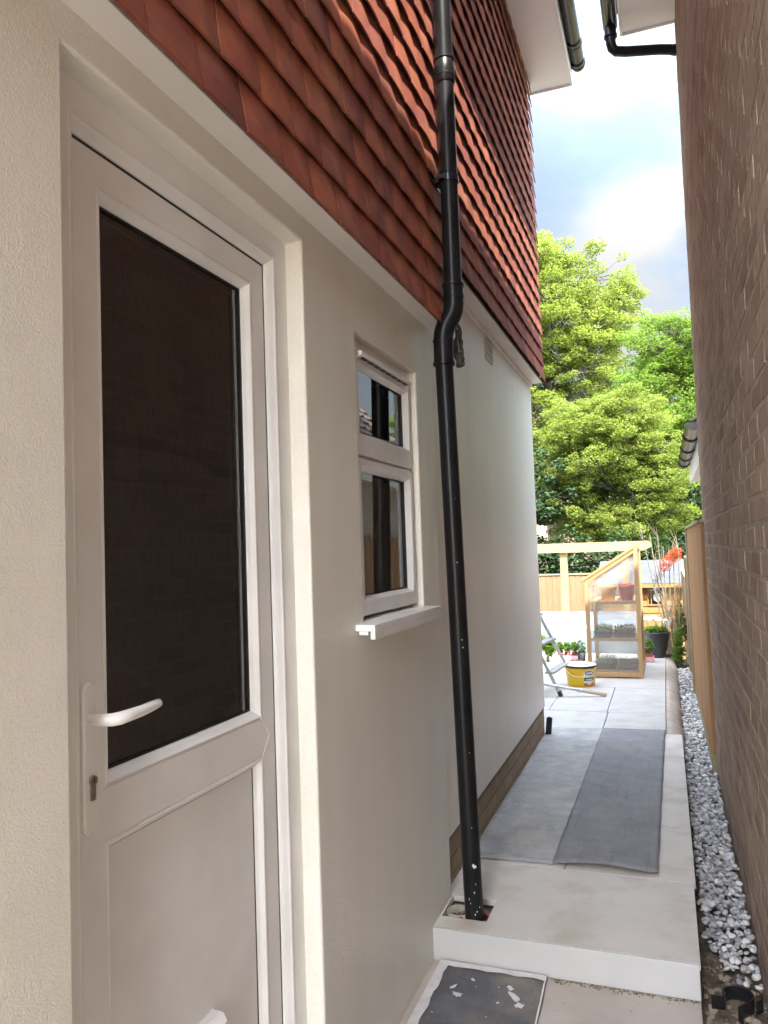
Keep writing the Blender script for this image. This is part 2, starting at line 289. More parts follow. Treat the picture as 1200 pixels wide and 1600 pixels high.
def m_gravel():
    m, t, b = M_new('white_marble_pebbles'); g = t.nodes.new('ShaderNodeNewGeometry')
    c = ramp(t, g.outputs['Random Per Island'], [(0, (0.27, 0.27, 0.275)), (0.35, (0.43, 0.425, 0.41)), (0.7, (0.56, 0.55, 0.52)), (1, (0.68, 0.66, 0.62))])
    c = mixc(t, ramp(t, noise(t, ocoord(t), 45, 5), [(0.5, (0, 0, 0)), (0.75, (0.5,)*3)]), c, (0.30, 0.30, 0.31))
    t.links.new(c, b.inputs['Base Color']); b.inputs['Roughness'].default_value = 0.75
    bump(t, b, noise(t, ocoord(t), 150, 3), 0.3, 0.002); return m
MAT['gravel'] = m_gravel()
def m_dragbrick():
    m, t, b = M_new('brown_dragface_brick'); v = ocoord(t); g = t.nodes.new('ShaderNodeNewGeometry')
    c = ramp(t, g.outputs['Random Per Island'], [(0, (0.27, 0.20, 0.155)), (0.25, (0.38, 0.285, 0.22)), (0.5, (0.43, 0.33, 0.255)), (0.75, (0.34, 0.25, 0.195)), (1, (0.45, 0.345, 0.265))])
    sp = noise(t, ocoord(t, (1, 1, 0.10)), 85, 3, 0.65)
    c = mixc(t, ramp(t, sp, [(0.36, (0.8,)*3), (0.54, (0, 0, 0))]), c, (0.17, 0.118, 0.085))
    c = mixc(t, ramp(t, noise(t, v, 3.5, 6), [(0.45, (0, 0, 0)), (0.72, (0.55,)*3)]), c, (0.22, 0.165, 0.13))
    c = mixc(t, ramp(t, noise(t, ocoord(t, (1, 1, 0.3)), 16, 5), [(0.60, (0, 0, 0)), (0.74, (0.5,)*3)]), c, (0.48, 0.40, 0.32))
    t.links.new(c, b.inputs['Base Color']); b.inputs['Roughness'].default_value = 1.0; b.inputs['Specular IOR Level'].default_value = 0.04
    p = bump(t, b, sp, 0.8, 0.006); bump(t, b, noise(t, v, 70, 4), 0.5, 0.004, p); return m
MAT['dragbrick'] = m_dragbrick(); MAT['mortar'] = simple('old_mortar', (0.43, 0.36, 0.285), 0.95, 0.4, 25, 80, 0.7, 0.004, spec=0.15)

# ------------------------------------------------------------------ mesh helpers
WLOC = {}
def wloc(o): return WLOC.get(o.name, Vector((0, 0, 0)))
class MB:
    """collects vertices and faces in world coordinates, links them as one mesh object"""
    def __init__(s): s.v = []; s.f = []; s.sm = []
    def face(s, pts, smooth=False):
        i = len(s.v); s.v += [tuple(p) for p in pts]; s.f.append(tuple(range(i, i+len(pts)))); s.sm.append(smooth)
    def mesh(s, vs, fs, smooth=False):
        i = len(s.v); s.v += [tuple(p) for p in vs]
        for f in fs: s.f.append(tuple(i+k for k in f)); s.sm.append(smooth)
    def box(s, x0, x1, y0, y1, z0, z1, rot=None, c=None):
        P = [Vector((x, y, z)) for z in (z0, z1) for y in (y0, y1) for x in (x0, x1)]
        if rot is not None:
            c = Vector(c) if c is not None else Vector(((x0+x1)/2, (y0+y1)/2, (z0+z1)/2)); P = [rot @ (p-c) + c for p in P]
        s.mesh(P, [(0, 2, 3, 1), (4, 5, 7, 6), (0, 1, 5, 4), (2, 6, 7, 3), (0, 4, 6, 2), (1, 3, 7, 5)])
    def bar(s, a, b, w, h, upv=(0, 0, 1)):
        a = Vector(a); b = Vector(b); d = (b-a).normalized(); u = Vector(upv)
        sd_ = d.cross(u).normalized(); u = sd_.cross(d).normalized()
        P = [p + sd_*i*w/2 + u*j*h/2 for p in (a, b) for i, j in ((-1, -1), (1, -1), (1, 1), (-1, 1))]
        s.mesh(P, [(0, 1, 2, 3), (7, 6, 5, 4), (0, 4, 5, 1), (1, 5, 6, 2), (2, 6, 7, 3), (3, 7, 4, 0)])
    def tube(s, path, r, n=12, cap=True):
        path = [Vector(p) for p in path]; R_ = r if isinstance(r, (list, tuple)) else [r]*len(path)
        rings = []; prev = None
        for i, p in enumerate(path):
            d = (path[min(i+1, len(path)-1)] - path[max(i-1, 0)])
            d = d.normalized() if d.length > 1e-9 else Vector((0, 0, 1))
            if prev is None:
                a = Vector((1, 0, 0)) if abs(d.x) < 0.8 else Vector((0, 1, 0)); u = d.cross(a).normalized()
            else: u = (prev - d*prev.dot(d)).normalized()
            prev = u; w = d.cross(u)
            rings.append([p + (u*math.cos(2*math.pi*k/n) + w*math.sin(2*math.pi*k/n))*R_[i] for k in range(n)])
        vs = [q for r_ in rings for q in r_]; fs = []
        for i in range(len(rings)-1):
            for k in range(n): fs.append((i*n+k, i*n+(k+1) % n, (i+1)*n+(k+1) % n, (i+1)*n+k))
        s.mesh(vs, fs, True)
        if cap:
            s.face(rings[0][::-1]); s.face(rings[-1])
    def lathe(s, c, prof, n=24, cap=True):
        c = Vector(c); rings = [[c + Vector((r*math.cos(2*math.pi*k/n), r*math.sin(2*math.pi*k/n), z)) for k in range(n)] for r, z in prof]
        vs = [q for r_ in rings for q in r_]; fs = []
        for i in range(len(rings)-1):
            for k in range(n): fs.append((i*n+k, i*n+(k+1) % n, (i+1)*n+(k+1) % n, (i+1)*n+k))
        s.mesh(vs, fs, True)
        if cap: s.face(rings[0][::-1]); s.face(rings[-1])
    def prism(s, pts, vec):
        """closed polygon pts extruded by vec"""
        pts = [Vector(p) for p in pts]; v = Vector(vec); n = len(pts)
        s.face(pts[::-1]); s.face([p+v for p in pts])
        for i in range(n): s.face([pts[i], pts[(i+1) % n], pts[(i+1) % n]+v, pts[i]+v])
    def loops(s, rects):
        """mitred frame round an opening in the y-z plane; rects = [(y0,y1,z0,z1,x), ...] joined in turn"""
        rs = [[(x, y0, z0), (x, y1, z0), (x, y1, z1), (x, y0, z1)] for y0, y1, z0, z1, x in rects]
        for a, b in zip(rs[:-1], rs[1:]):
            for k in range(4): s.face([a[k], a[(k+1) % 4], b[(k+1) % 4], b[k]])
    def build(s, name, mat, parent=None, bev=0, seg=2, merge=False):
        off = wloc(parent) if parent else Vector((0, 0, 0))
        me = bpy.data.meshes.new(name)
        V = np.array(s.v, dtype=float) - np.array(off)
        me.from_pydata(V.tolist(), [], s.f); me.polygons.foreach_set('use_smooth', s.sm)
        me.materials.append(mat if not isinstance(mat, str) else MAT[mat]); me.update()
        o = bpy.data.objects.new(name, me); COL.objects.link(o)
        if merge:
            md = o.modifiers.new('weld', 'WELD'); md.merge_threshold = 1e-5
        if bev:
            md = o.modifiers.new('bevel', 'BEVEL'); md.width = bev; md.segments = seg; md.limit_method = 'ANGLE'; md.angle_limit = rad(35); md.harden_normals = False
        if parent is not None: o.parent = parent
        WLOC[o.name] = off.copy()
        return o
def raw(name, V, Fc, mat, parent=None, smooth=False):
    """numpy mesh: V (n,3), Fc (m,k) equal-sided faces"""
    off = wloc(parent) if parent else Vector((0, 0, 0))
    me = bpy.data.meshes.new(name); k = Fc.shape[1]
    me.vertices.add(len(V)); me.vertices.foreach_set('co', (V - np.array(off)).astype(np.float32).ravel())
    me.loops.add(Fc.size); me.loops.foreach_set('vertex_index', Fc.astype(np.int32).ravel())
    me.polygons.add(len(Fc)); me.polygons.foreach_set('loop_start', np.arange(0, Fc.size, k, dtype=np.int32))
    me.polygons.foreach_set('use_smooth', np.full(len(Fc), smooth)); me.materials.append(MAT[mat]); me.update(); me.validate()
    o = bpy.data.objects.new(name, me); COL.objects.link(o)
    if parent is not None: o.parent = parent
    WLOC[o.name] = off.copy(); return o
def tag(o, label=None, cat=None, group=None, kind=None):
    for k, v in (('label', label), ('category', cat), ('group', group), ('kind', kind)):
        if v: o[k] = v
    return o
def thing(name, loc, label, cat, group=None):
    o = bpy.data.objects.new(name, None); COL.objects.link(o); o.location = loc; o.empty_display_size = 0.1
    WLOC[o.name] = Vector(loc); return tag(o, label, cat, group)
def structure(o): o['kind'] = 'structure'; return o
def one(fn, *a, **k):
    b = MB(); getattr(b, fn)(*a, **k); return b

# ================================================================== GROUND
b = MB(); b.face([(-400, -400, -0.95), (400, -400, -0.95), (400, 900, -0.95), (-400, 900, -0.95)]); structure(b.build('ground', 'garden'))
b = MB(); b.box(-9, 9, -16, -0.62, -0.6, -0.13); structure(b.build('forecourt', 'road'))
# lower landing
b = MB(); b.box(-0.06, 0.918, -0.61, 1.18, -0.5, -0.118); b.box(-0.06, 0.918, 1.184, 2.789, -0.5, -0.118)
structure(b.build('lower_path', 'lowslab', bev=0.002))
# upper landing: first slab with the gully cut out, then the rest
HX0, HX1, HY0, HY1 = 0.006, 0.182, 2.865, 3.045
b = MB(); zt, zb = 0.0, -0.022
o_ = [(-0.06, 2.781), (0.922, 2.781), (0.922, 3.408), (-0.06, 3.408)]; i_ = [(HX0, HY0), (HX1, HY0), (HX1, HY1), (HX0, HY1)]
for k in range(4):
    a, c = o_[k], o_[(k+1) % 4]; d, e = i_[(k+1) % 4], i_[k]
    b.face([(*a, zt), (*c, zt), (*d, zt), (*e, zt)]); b.face([(*a, zb), (*e, zb), (*d, zb), (*c, zb)])
    b.face([(*a, zb), (*c, zb), (*c, zt), (*a, zt)]); b.face([(*e, zb), (*e, zt), (*d, zt), (*d, zb)])
ys = [3.412, 4.05, 4.69, 5.33, 5.972]
for y0, y1 in zip(ys[:-1], ys[1:]): b.box(-0.06, 0.40, y0+0.002, y1-0.005, zb, zt); b.box(0.404, 0.93, y0+0.002, y1-0.005, zb, zt)
structure(b.build('upper_path', 'paving', bev=0.0015))
b = MB()
b.box(-0.06, 0.916, 2.79, HY0-0.0, -0.5, -0.024); b.box(HX1, 0.916, HY0, HY1, -0.5, -0.024); b.box(-0.06, 0.916, HY1, 5.965, -0.5, -0.024); b.box(-0.06, HX1, HY0, HY1, -0.5, -0.075)
structure(b.build('path_bedding', 'joint'))
structure(one('box', -0.03, 0.919, 2.770, 2.7805, -0.1165, -0.0008).build('step_riser', 'riser', bev=0.002))
# raised patio beyond
b = MB()
rows = [(5.976, 6.64, [-3.2, -2.0, -0.83, 0.37, 0.822]), (6.644, 7.775, [-3.0, -1.72, -0.12, 0.36, 0.822]), (7.779, 8.91, [-2.4, -1.2, 0.06, 0.822]), (8.914, 10.15, [-3.4, -1.6, -0.4, 0.36, 0.822])]
for y0, y1, xs in rows:
    for x0, x1 in zip(xs[:-1], xs[1:]): b.box(x0+0.003, x1-0.003, y0+0.001, y1-0.005, -0.022, 0.0)
structure(b.build('patio', 'patio', bev=0.0015))
structure(one('box', -3.4, 0.815, 5.98, 10.14, -0.9, -0.024).build('patio_base', 'joint'))
# mortar haunch along the patio's right side, rounded at its far end
b = MB(); nS = 40; ring = []
for i in range(nS+1):
    y = 5.99 + i*(10.12-5.99)/nS
    w = 0.118 + 0.010*math.sin(i*1.7) + 0.006*math.sin(i*0.6); e_ = 1.0 if y < 9.75 else max(0.25, 1-((y-9.75)/0.40)**2)
    ring.append([(0.824, y, -0.3), (0.824, y, -0.004), (0.824+w*0.35*e_, y, -0.012-0.003*math.sin(i*2.1)), (0.824+w*0.8*e_, y, -0.045), (0.824+w*e_, y, -0.10), (0.824+w*1.02*e_, y, -0.3)])
vs = [p for r in ring for p in r]; fs = [(i*6+k, i*6+k+1, (i+1)*6+k+1, (i+1)*6+k) for i in range(nS) for k in range(5)]
b.mesh(vs, fs, True); b.face(ring[0]); b.face(ring[-1][::-1])
structure(b.build('patio_edging', 'haunch'))
# soil strip (uneven sheet) between the path and the neighbour
nx, ny = 14, 260; V = []; Fq = []
for j in range(ny+1):
    for i in range(nx+1):
        x = 0.90 + i*0.26/nx; y = 0.2 + j*10.8/ny
        z = -0.175 + 0.018*math.sin(x*37+y*11) * math.sin(y*23-x*9) + 0.012*random.uniform(-1, 1)
        if y > 3.0: z -= 0.0
        V.append((x, y, z))
for j in range(ny):
    for i in range(nx): a = j*(nx+1)+i; Fq.append((a, a+1, a+nx+2, a+nx+1))
structure(raw('soil_strip', np.array(V), np.array(Fq), 'soil', smooth=True))
structure(one('box', 0.85, 1.3, -0.6, 11.2, -0.9, -0.215).build('soil_base', 'soil'))

# pebbles: irregular stones, counted by nobody
import bmesh
def ico(sub):
    bm = bmesh.new(); bmesh.ops.create_icosphere(bm, subdivisions=sub, radius=1.0)
    v = np.array([x.co[:] for x in bm.verts]); f = np.array([[q.index for q in p.verts] for p in bm.faces]); bm.free(); return v, f
IV, IF = ico(2)
def stones(P, S, name, mat, squash=0.65, rough=0.22, kind=None, smooth=True):
    Vs, Fs = [], []
    for k, (p, s_) in enumerate(zip(P, S)):
        d = IV.copy()
        for q in range(5):
            n_ = rng.normal(size=3); n_ /= np.linalg.norm(n_); h = rng.uniform(0.35, 0.8)
            t_ = d @ n_; d -= np.outer(np.maximum(t_-h, 0)*0.85, n_)
        d *= rng.uniform(0.7, 1.25, 3) * np.array([1, 1, squash])
        ang = rng.uniform(0, 6.28); tl = rng.uniform(-0.6, 0.6)
        Rz = np.array([[math.cos(ang), -math.sin(ang), 0], [math.sin(ang), math.cos(ang), 0], [0, 0, 1]]); Rx = np.array([[1, 0, 0], [0, math.cos(tl), -math.sin(tl)], [0, math.sin(tl), math.cos(tl)]])
        Vs.append(d @ (Rz @ Rx).T * s_ + np.array(p)); Fs.append(IF + k*len(IV))
    o = raw(name, np.vstack(Vs), np.vstack(Fs), mat, smooth=smooth)
    if kind: o['kind'] = kind
    return o
P, S = [], []
y = 2.93
while y < 9.72:
    f_ = min(1, max(0, (y-2.93)/0.30)); step = 0.0145 if y < 6 else 0.02
    for _ in range(6 if y > 3.15 else int(1+5*f_)):
        x = random.uniform(0.945 if y > 3.2 else 0.96 + (1-f_)*0.09, 1.115)
        if y > 6 and x < 0.955: continue
        lay = random.random()
        P.append((x, y+random.uniform(-0.012, 0.012), -0.150 + 0.052*lay*(0.4+0.6*f_) + (0.012 if x > 1.06 else 0))); S.append(random.uniform(0.009, 0.0185)*(1.0 if y < 6 else 1.2))
    y += step*0.68
stones(P, S, 'gravel', 'gravel', kind='stuff')
P, S = [], []
for _ in range(420):
    yy = random.uniform(1.7, 3.15); P.append((random.uniform(0.93, 1.12), yy, -0.185+random.uniform(0, 0.02))); S.append(random.choice((0.006, 0.008, 0.012, 0.016, 0.024)) if yy < 2.85 else random.uniform(0.006, 0.014))
stones(P, S, 'rubble', 'rubble', kind='stuff', smooth=False)
P, S = [], []
for _ in range(260):
    xx = random.uniform(0.43, 0.915); P.append((xx, 2.769-abs(random.gauss(0, 0.012)), -0.117)); S.append(random.uniform(0.001, 0.0035))
for _ in range(60): P.append((random.uniform(0.45, 0.9), random.uniform(2.2, 2.77), -0.117)); S.append(random.uniform(0.0008, 0.0022))
stones(P, S, 'grit', 'soil', kind='stuff')

# ================================================================== HOUSE
HOUSE = thing('house', (0, 2.6, -0.118), 'cream rendered house with hung clay tiles and a white door on the left', 'house')
# rendered wall, one skin with openings
YB = [-0.6, 0.952, 1.824, 2.189, 2.81, 3.03, 3.10, 5.80]; ZB = [-0.5, -0.06, 0.20, 1.188, 2.098, 2.25, 2.70]
def xf(y): return 0.0 if y < 3.05 else -0.02
holes = {(1, k) for k in (1, 2, 3, 4)} | {(3, 3)} | {(6, 0), (6, 1)}
b = MB(); idx = {}; XBK = -0.13
def vid(y, z, front):
    k = (y, z, front)
    if k not in idx: idx[k] = len(b.v); b.v.append((xf(y) if front else XBK, y, z))
    return idx[k]
def addf(f): b.f.append(f); b.sm.append(False)
solid = {(i, k) for i in range(len(YB)-1) for k in range(len(ZB)-1)} - holes
for i, k in solid:
    y0, y1, z0, z1 = YB[i], YB[i+1], ZB[k], ZB[k+1]
    addf((vid(y0, z0, 1), vid(y1, z0, 1), vid(y1, z1, 1), vid(y0, z1, 1))); addf((vid(y0, z0, 0), vid(y0, z1, 0), vid(y1, z1, 0), vid(y1, z0, 0)))
    for (di, dk), (p, q) in {(-1, 0): ((y0, z1), (y0, z0)), (1, 0): ((y1, z0), (y1, z1)), (0, -1): ((y0, z0), (y1, z0)), (0, 1): ((y1, z1), (y0, z1))}.items():
        if (i+di, k+dk) not in solid: addf((vid(*p, 1), vid(*p, 0), vid(*q, 0), vid(*q, 1)))
b.build('wall', 'render', HOUSE, bev=0.007, seg=3)
one('box', -0.13, -0.029, 3.102, 5.795, -0.5, 0.198).build('plinth', 'plinth', HOUSE)
b = MB(); b.box(-7, -0.131, 5.60, 5.80, -0.5, 5.0); b.box(-7, -0.131, -0.6, -0.4, -0.5, 5.0); b.box(-7.2, -7, -0.6, 5.8, -0.5, 5.0)
b.build('gable_wall', 'plinth', HOUSE)
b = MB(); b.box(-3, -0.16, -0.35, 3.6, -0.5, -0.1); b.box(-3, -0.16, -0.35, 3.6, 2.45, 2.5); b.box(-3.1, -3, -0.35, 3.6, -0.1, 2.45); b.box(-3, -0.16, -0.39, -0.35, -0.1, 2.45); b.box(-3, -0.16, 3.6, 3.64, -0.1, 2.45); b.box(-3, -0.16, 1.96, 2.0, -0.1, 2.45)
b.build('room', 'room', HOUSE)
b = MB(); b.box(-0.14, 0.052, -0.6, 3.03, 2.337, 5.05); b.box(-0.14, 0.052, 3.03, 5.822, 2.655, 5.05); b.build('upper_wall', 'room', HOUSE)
b = MB(); b.box(-0.10, 0.068, -0.6, 3.035, 2.322, 2.336); b.build('soffit_board', 'whiteboard', HOUSE, bev=0.002)
b = MB(); b.box(-0.10, 0.066, 3.036, 5.803, 2.640, 2.654); b.box(-0.02, -0.004, 3.036, 5.80, 2.612, 2.639); b.build('soffit_board', 'whiteboard', HOUSE, bev=0.002)

# hung tiles: every tile cambered, a little out of true
def tiles(y0, y1, zstart, zend, name, gauge=0.12, tw=0.166):
    V, Fq = [], []; nu = 6; row = 0; z = zstart
    while z < zend:
        off = (row % 2)*tw/2; yy = y0 - off
        while yy < y1 - 0.01:
            a, c = max(yy, y0), min(yy+tw-0.0035, y1)
            if c - a > 0.02:
                s_ = 0.124 + random.uniform(-0.006, 0.006); xo = 0.082 + random.uniform(-0.0008, 0.0012) + (0.010 if row == 0 else 0)
                if row == 0: s_ += 0.05
                dz = random.uniform(-0.0018, 0.0018); skew = random.uniform(-0.0018, 0.0018); camb = random.uniform(0.003, 0.005); th = 0.0045
                base = len(V)
                for lay in (0, 1):
                    for h in (0.0, 0.004, 0.155):
                        for u in range(nu+1):
                            t_ = (yy + (tw-0.0035)*u/nu); t_ = min(max(t_, a), c); w = (t_-yy)/tw*2-1
                            rr = 0.0 if h != 0.0 else (-0.0025 if lay == 0 else 0.0)
                            x = max(xo - s_*h, 0.0545 + 0.002*(1-lay)) + camb*(1-w*w) - (th if xo - s_*h > 0.0725 else 0.001)*lay + rr
                            V.append((x, t_, z + h + dz + skew*w + (0.0018 if (h == 0 and lay == 0) else 0)))
                n1 = nu+1
                def q(l, r, u): return base + l*3*n1 + r*n1 + u
                for u in range(nu):
                    for r in (0, 1):
                        Fq.append((q(0, r, u), q(0, r, u+1), q(0, r+1, u+1), q(0, r+1, u))); Fq.append((q(1, r, u), q(1, r+1, u), q(1, r+1, u+1), q(1, r, u+1)))
                    Fq.append((q(0, 0, u), q(1, 0, u), q(1, 0, u+1), q(0, 0, u+1)))
                for r in (0, 1):
                    Fq.append((q(0, r, 0), q(0, r+1, 0), q(1, r+1, 0), q(1, r, 0))); Fq.append((q(0, r, nu), q(1, r, nu), q(1, r+1, nu), q(0, r+1, nu)))
            yy += tw
        row += 1; z += gauge
    return raw(name, np.array(V), np.array(Fq), 'tile', HOUSE)
tiles(-0.6, 3.035, 2.306, 5.0, 'tile_hanging'); tiles(3.045, 5.83, 2.306+0.12*3-0.02, 4.98, 'tile_hanging')

# eaves: soffit, fascia, gutter, roof
one('box', 0.045, 0.372, -0.7, 5.95, 5.0, 5.012).build('eaves_soffit', 'fascia', HOUSE)
FB = MB(); FB.box(0.372, 0.390, -0.7, 5.962, 4.985, 5.20); FB.box(0.045, 0.372, 5.95, 5.962, 4.985, 5.18); FB.build('fascia', 'fascia', HOUSE, bev=0.003)
def gutter(parent, x, y0, y1, z, r, side=1, mat='gutter', clips=(), name='gutter', thick=0.003):
    b = MB(); n = 14
    out = [(x + r*math.cos(math.pi+math.pi*k/n), z + r*math.sin(math.pi+math.pi*k/n)) for k in range(n+1)]
    inn = [(x + (r-thick)*math.cos(2*math.pi-math.pi*k/n), z + (r-thick)*math.sin(2*math.pi-math.pi*k/n)) for k in range(n+1)]
    prof = out + inn
    vs = [(p[0], yy, p[1]) for yy in (y0, y1) for p in prof]; m_ = len(prof)
    b.mesh(vs, [(k, (k+1) % m_, m_+(k+1) % m_, m_+k) for k in range(m_)], True)
    for yy in (y0+0.001, y1-0.001): b.face([(p[0], yy, p[1]) for p in out])
    g = b.build(name, mat, parent)
    for yc in clips:
        c_ = MB(); m2 = [(x + (r+0.006)*math.cos(math.pi+math.pi*k/n), z + (r+0.006)*math.sin(math.pi+math.pi*k/n)) for k in range(n+1)]
        vs = [(p[0], yy, p[1]) for yy in (yc-0.022, yc+0.022) for p in m2]
        k_ = len(m2); c_.mesh(vs, [(k, k+1, k_+k+1, k_+k) for k in range(k_-1)], True); c_.tube([(p[0], yc+0.022, p[1]) for p in m2], 0.004, 6); c_.tube([(p[0], yc-0.022, p[1]) for p in m2], 0.004, 6)
        c_.build('gutter_clip', mat, g)
    return g
gutter(HOUSE, 0.440, -0.7, 5.93, 5.115, 0.050, clips=(5.62, 5.87, 4.0, 2.0))
b = MB()
def roof_slab(b, x_e, z_e, dx, pitch, y0, y1, th=0.06):
    dz = abs(dx)*math.tan(pitch); P = [(x_e, z_e), (x_e+dx, z_e+dz), (x_e+dx, z_e+dz+th), (x_e, z_e+th)]
    b.prism([(p[0], y0, p[1]) for p in P], (0, y1-y0, 0))
roof_slab(b, 0.42, 5.165, -4.2, rad(38), -0.75, 5.98); b.build('roof', 'rooftile', HOUSE)

# ------------------------------------------------ door
DOOR = MB(); fy0, fy1, fz0, fz1 = 0.944, 1.832, -0.119, 2.262
def ins(y0, y1, z0, z1, i, x): return (y0+i, y1-i, z0+i, z1-i, x)
DOOR.loops([ins(fy0, fy1, fz0, fz1, 0, -0.10), ins(fy0, fy1, fz0, fz1, 0, -0.05), ins(fy0, fy1, fz0, fz1, 0.070, -0.05), ins(fy0, fy1, fz0, fz1, 0.0715, -0.0515), ins(fy0, fy1, fz0, fz1, 0.0745, -0.0515), ins(fy0, fy1, fz0, fz1, 0.076, -0.049),
            ins(fy0, fy1, fz0, fz1, 0.079, -0.049), ins(fy0, fy1, fz0, fz1, 0.083, -0.053), ins(fy0, fy1, fz0, fz1, 0.094, -0.061), ins(fy0, fy1, fz0, fz1, 0.0985, -0.066), ins(fy0, fy1, fz0, fz1, 0.0985, -0.12)])
door = DOOR.build('door', 'upvc', HOUSE, bev=0.0012)
g = MB(); g.loops([ins(fy0, fy1, fz0, fz1, 0.0983, -0.0706), ins(fy0, fy1, fz0, fz1, 0.112, -0.0706)]); g.build('gasket', 'gasket', door)
ly0, ly1, lz0, lz1 = fy0+0.104, fy1-0.1055, fz0+0.104, fz1-0.105
oy0, oy1, oz0, oz1 = ly0+0.058, ly1-0.060, 1.002, lz1-0.060
pz0, pz1 = 0.12, 0.913
XL = -0.070
b = MB()
for y0, y1, z0, z1 in ((ly0, oy0, lz0, lz1), (oy1, ly1, lz0, lz1), (oy0, oy1, oz1, lz1), (oy0, oy1, pz1, oz0), (oy0, oy1, lz0, pz0)):
    b.face([(XL, y0, z0), (XL, y1, z0), (XL, y1, z1), (XL, y0, z1)])
b.loops([(ly0, ly1, lz0, lz1, -0.12), (ly0, ly1, lz0, lz1, XL)])
def bead(b, R, glassx, w=0.024, lip=0.004):
    y0, y1, z0, z1 = R
    b.loops([(y0, y1, z0, z1, XL), (*(ins(y0, y1, z0, z1, 0.0015, XL-0.0025)[:4]), XL-0.0025), ins(y0, y1, z0, z1, 0.004, XL-0.0025), ins(y0, y1, z0, z1, 0.0055, XL+0.0015), ins(y0, y1, z0, z1, 0.008, XL+0.0015), ins(y0, y1, z0, z1, 0.012, XL-0.003), ins(y0, y1, z0, z1, w*0.7, XL-0.010), ins(y0, y1, z0, z1, w*0.95, XL-0.016), ins(y0, y1, z0, z1, w, glassx)])
bead(b, (oy0, oy1, oz0, oz1), -0.092); bead(b, (oy0, oy1, pz0, pz1), -0.090)
# weld lines of the middle rail
for yy, sgn in ((oy0, -1), (oy1, 1)):
    zc = (oz0+pz1)/2
    for za in (oz0, pz1): b.bar((XL+0.0003, yy, za), (XL+0.0003, yy+sgn*0.036, zc), 0.0012, 0.0008, (1, 0, 0))
for yy, zz, sy in ((oy0, oz1, -1), (oy1, oz1, 1)): b.bar((XL+0.0002, yy, zz), (XL+0.0002, yy+sy*0.058, zz+0.058), 0.0009, 0.0006, (1, 0, 0))
leaf = b.build('door_leaf', 'upvc', door)
g = MB(); R = ins(oy0, oy1, oz0, oz1, 0.024, 0)[:4]
g.loops([(*R, -0.0885), (R[0]+0.004, R[1]-0.004, R[2]+0.004, R[3]-0.004, -0.0885), (R[0]+0.004, R[1]-0.004, R[2]+0.004, R[3]-0.004, -0.093)])
g.loops([(R[0]+0.001, R[1]-0.001, R[2]+0.001, R[3]-0.001, -0.104), (R[0]+0.016, R[1]-0.016, R[2]+0.016, R[3]-0.016, -0.104), (R[0]+0.016, R[1]-0.016, R[2]+0.016, R[3]-0.016, -0.112)]); g.build('glazing_seal', 'gasket', door)
g = MB(); g.face([(-0.094, R[0], R[2]), (-0.094, R[1], R[2]), (-0.094, R[1], R[3]), (-0.094, R[0], R[3])]); g.build('glass', 'glass', door)
g = MB(); R2 = ins(oy0, oy1, pz0, pz1, 0.024, 0)[:4]; g.face([(-0.0865, R2[0], R2[2]), (-0.0865, R2[1], R2[2]), (-0.0865, R2[1], R2[3]), (-0.0865, R2[0], R2[3])]); g.build('lower_panel', 'upvc', door); one('box', -0.0864, -0.0858, R2[1]-0.0045, R2[1]-0.0004, R2[2], R2[3]).build('panel_shadow_strip', 'gasket', door)  # black strip painted in for the shadow gap at the panel's right edge
# handle: long rounded plate, lever, cylinder
def stadium(yc, z0, z1, r, x, n=10):
    return [(x, yc + r*math.cos(t), z1-r + r*math.sin(t)) for t in [math.pi*k/n for k in range(n+1)]] + [(x, yc + r*math.cos(t), z0+r + r*math.sin(t)) for t in [math.pi+math.pi*k/n for k in range(n+1)]]
HYC = 1.060
b = MB(); A_ = stadium(HYC, 0.938, 1.196, 0.0165, XL); B_ = stadium(HYC, 0.938, 1.196, 0.0165, XL+0.009); C_ = stadium(HYC, 0.941, 1.193, 0.0135, XL+0.0125)
n_ = len(A_)
for P_, Q_ in ((A_, B_), (B_, C_)):
    for k in range(n_): b.face([P_[k], P_[(k+1) % n_], Q_[(k+1) % n_], Q_[k]], True)
b.face(C_); pl = b.build('handle', 'handle', door)
b = MB(); HZ = 1.133
b.tube([(XL+0.010, HYC, HZ), (XL+0.022, HYC, HZ), (XL+0.040, HYC+0.001, HZ), (XL+0.052, HYC+0.006, HZ), (XL+0.058, HYC+0.020, HZ), (XL+0.060, HYC+0.045, HZ+0.001), (XL+0.058, HYC+0.079, HZ+0.001), (XL+0.053, HYC+0.115, HZ+0.002), (XL+0.050, HYC+0.136, HZ+0.0025), (XL+0.049, HYC+0.141, HZ+0.0025)],
       [0.0105, 0.0105, 0.0105, 0.0112, 0.0115, 0.0108, 0.0100, 0.0095, 0.0082, 0.004], 16); b.build('lever', 'handle', pl)
b = MB(); b.tube([(XL+0.012, HYC+0.001, 1.030), (XL+0.0175, HYC+0.001, 1.030)], 0.0085, 18); b.box(XL+0.012, XL+0.0165, HYC-0.004, HYC+0.006, 0.997, 1.026); b.build('lock_cylinder', 'steel', pl)
b = MB(); b.box(XL+0.0172, XL+0.0180, HYC+0.0002, HYC+0.0022, 1.026, 1.035); b.build('keyhole', 'gasket', pl)
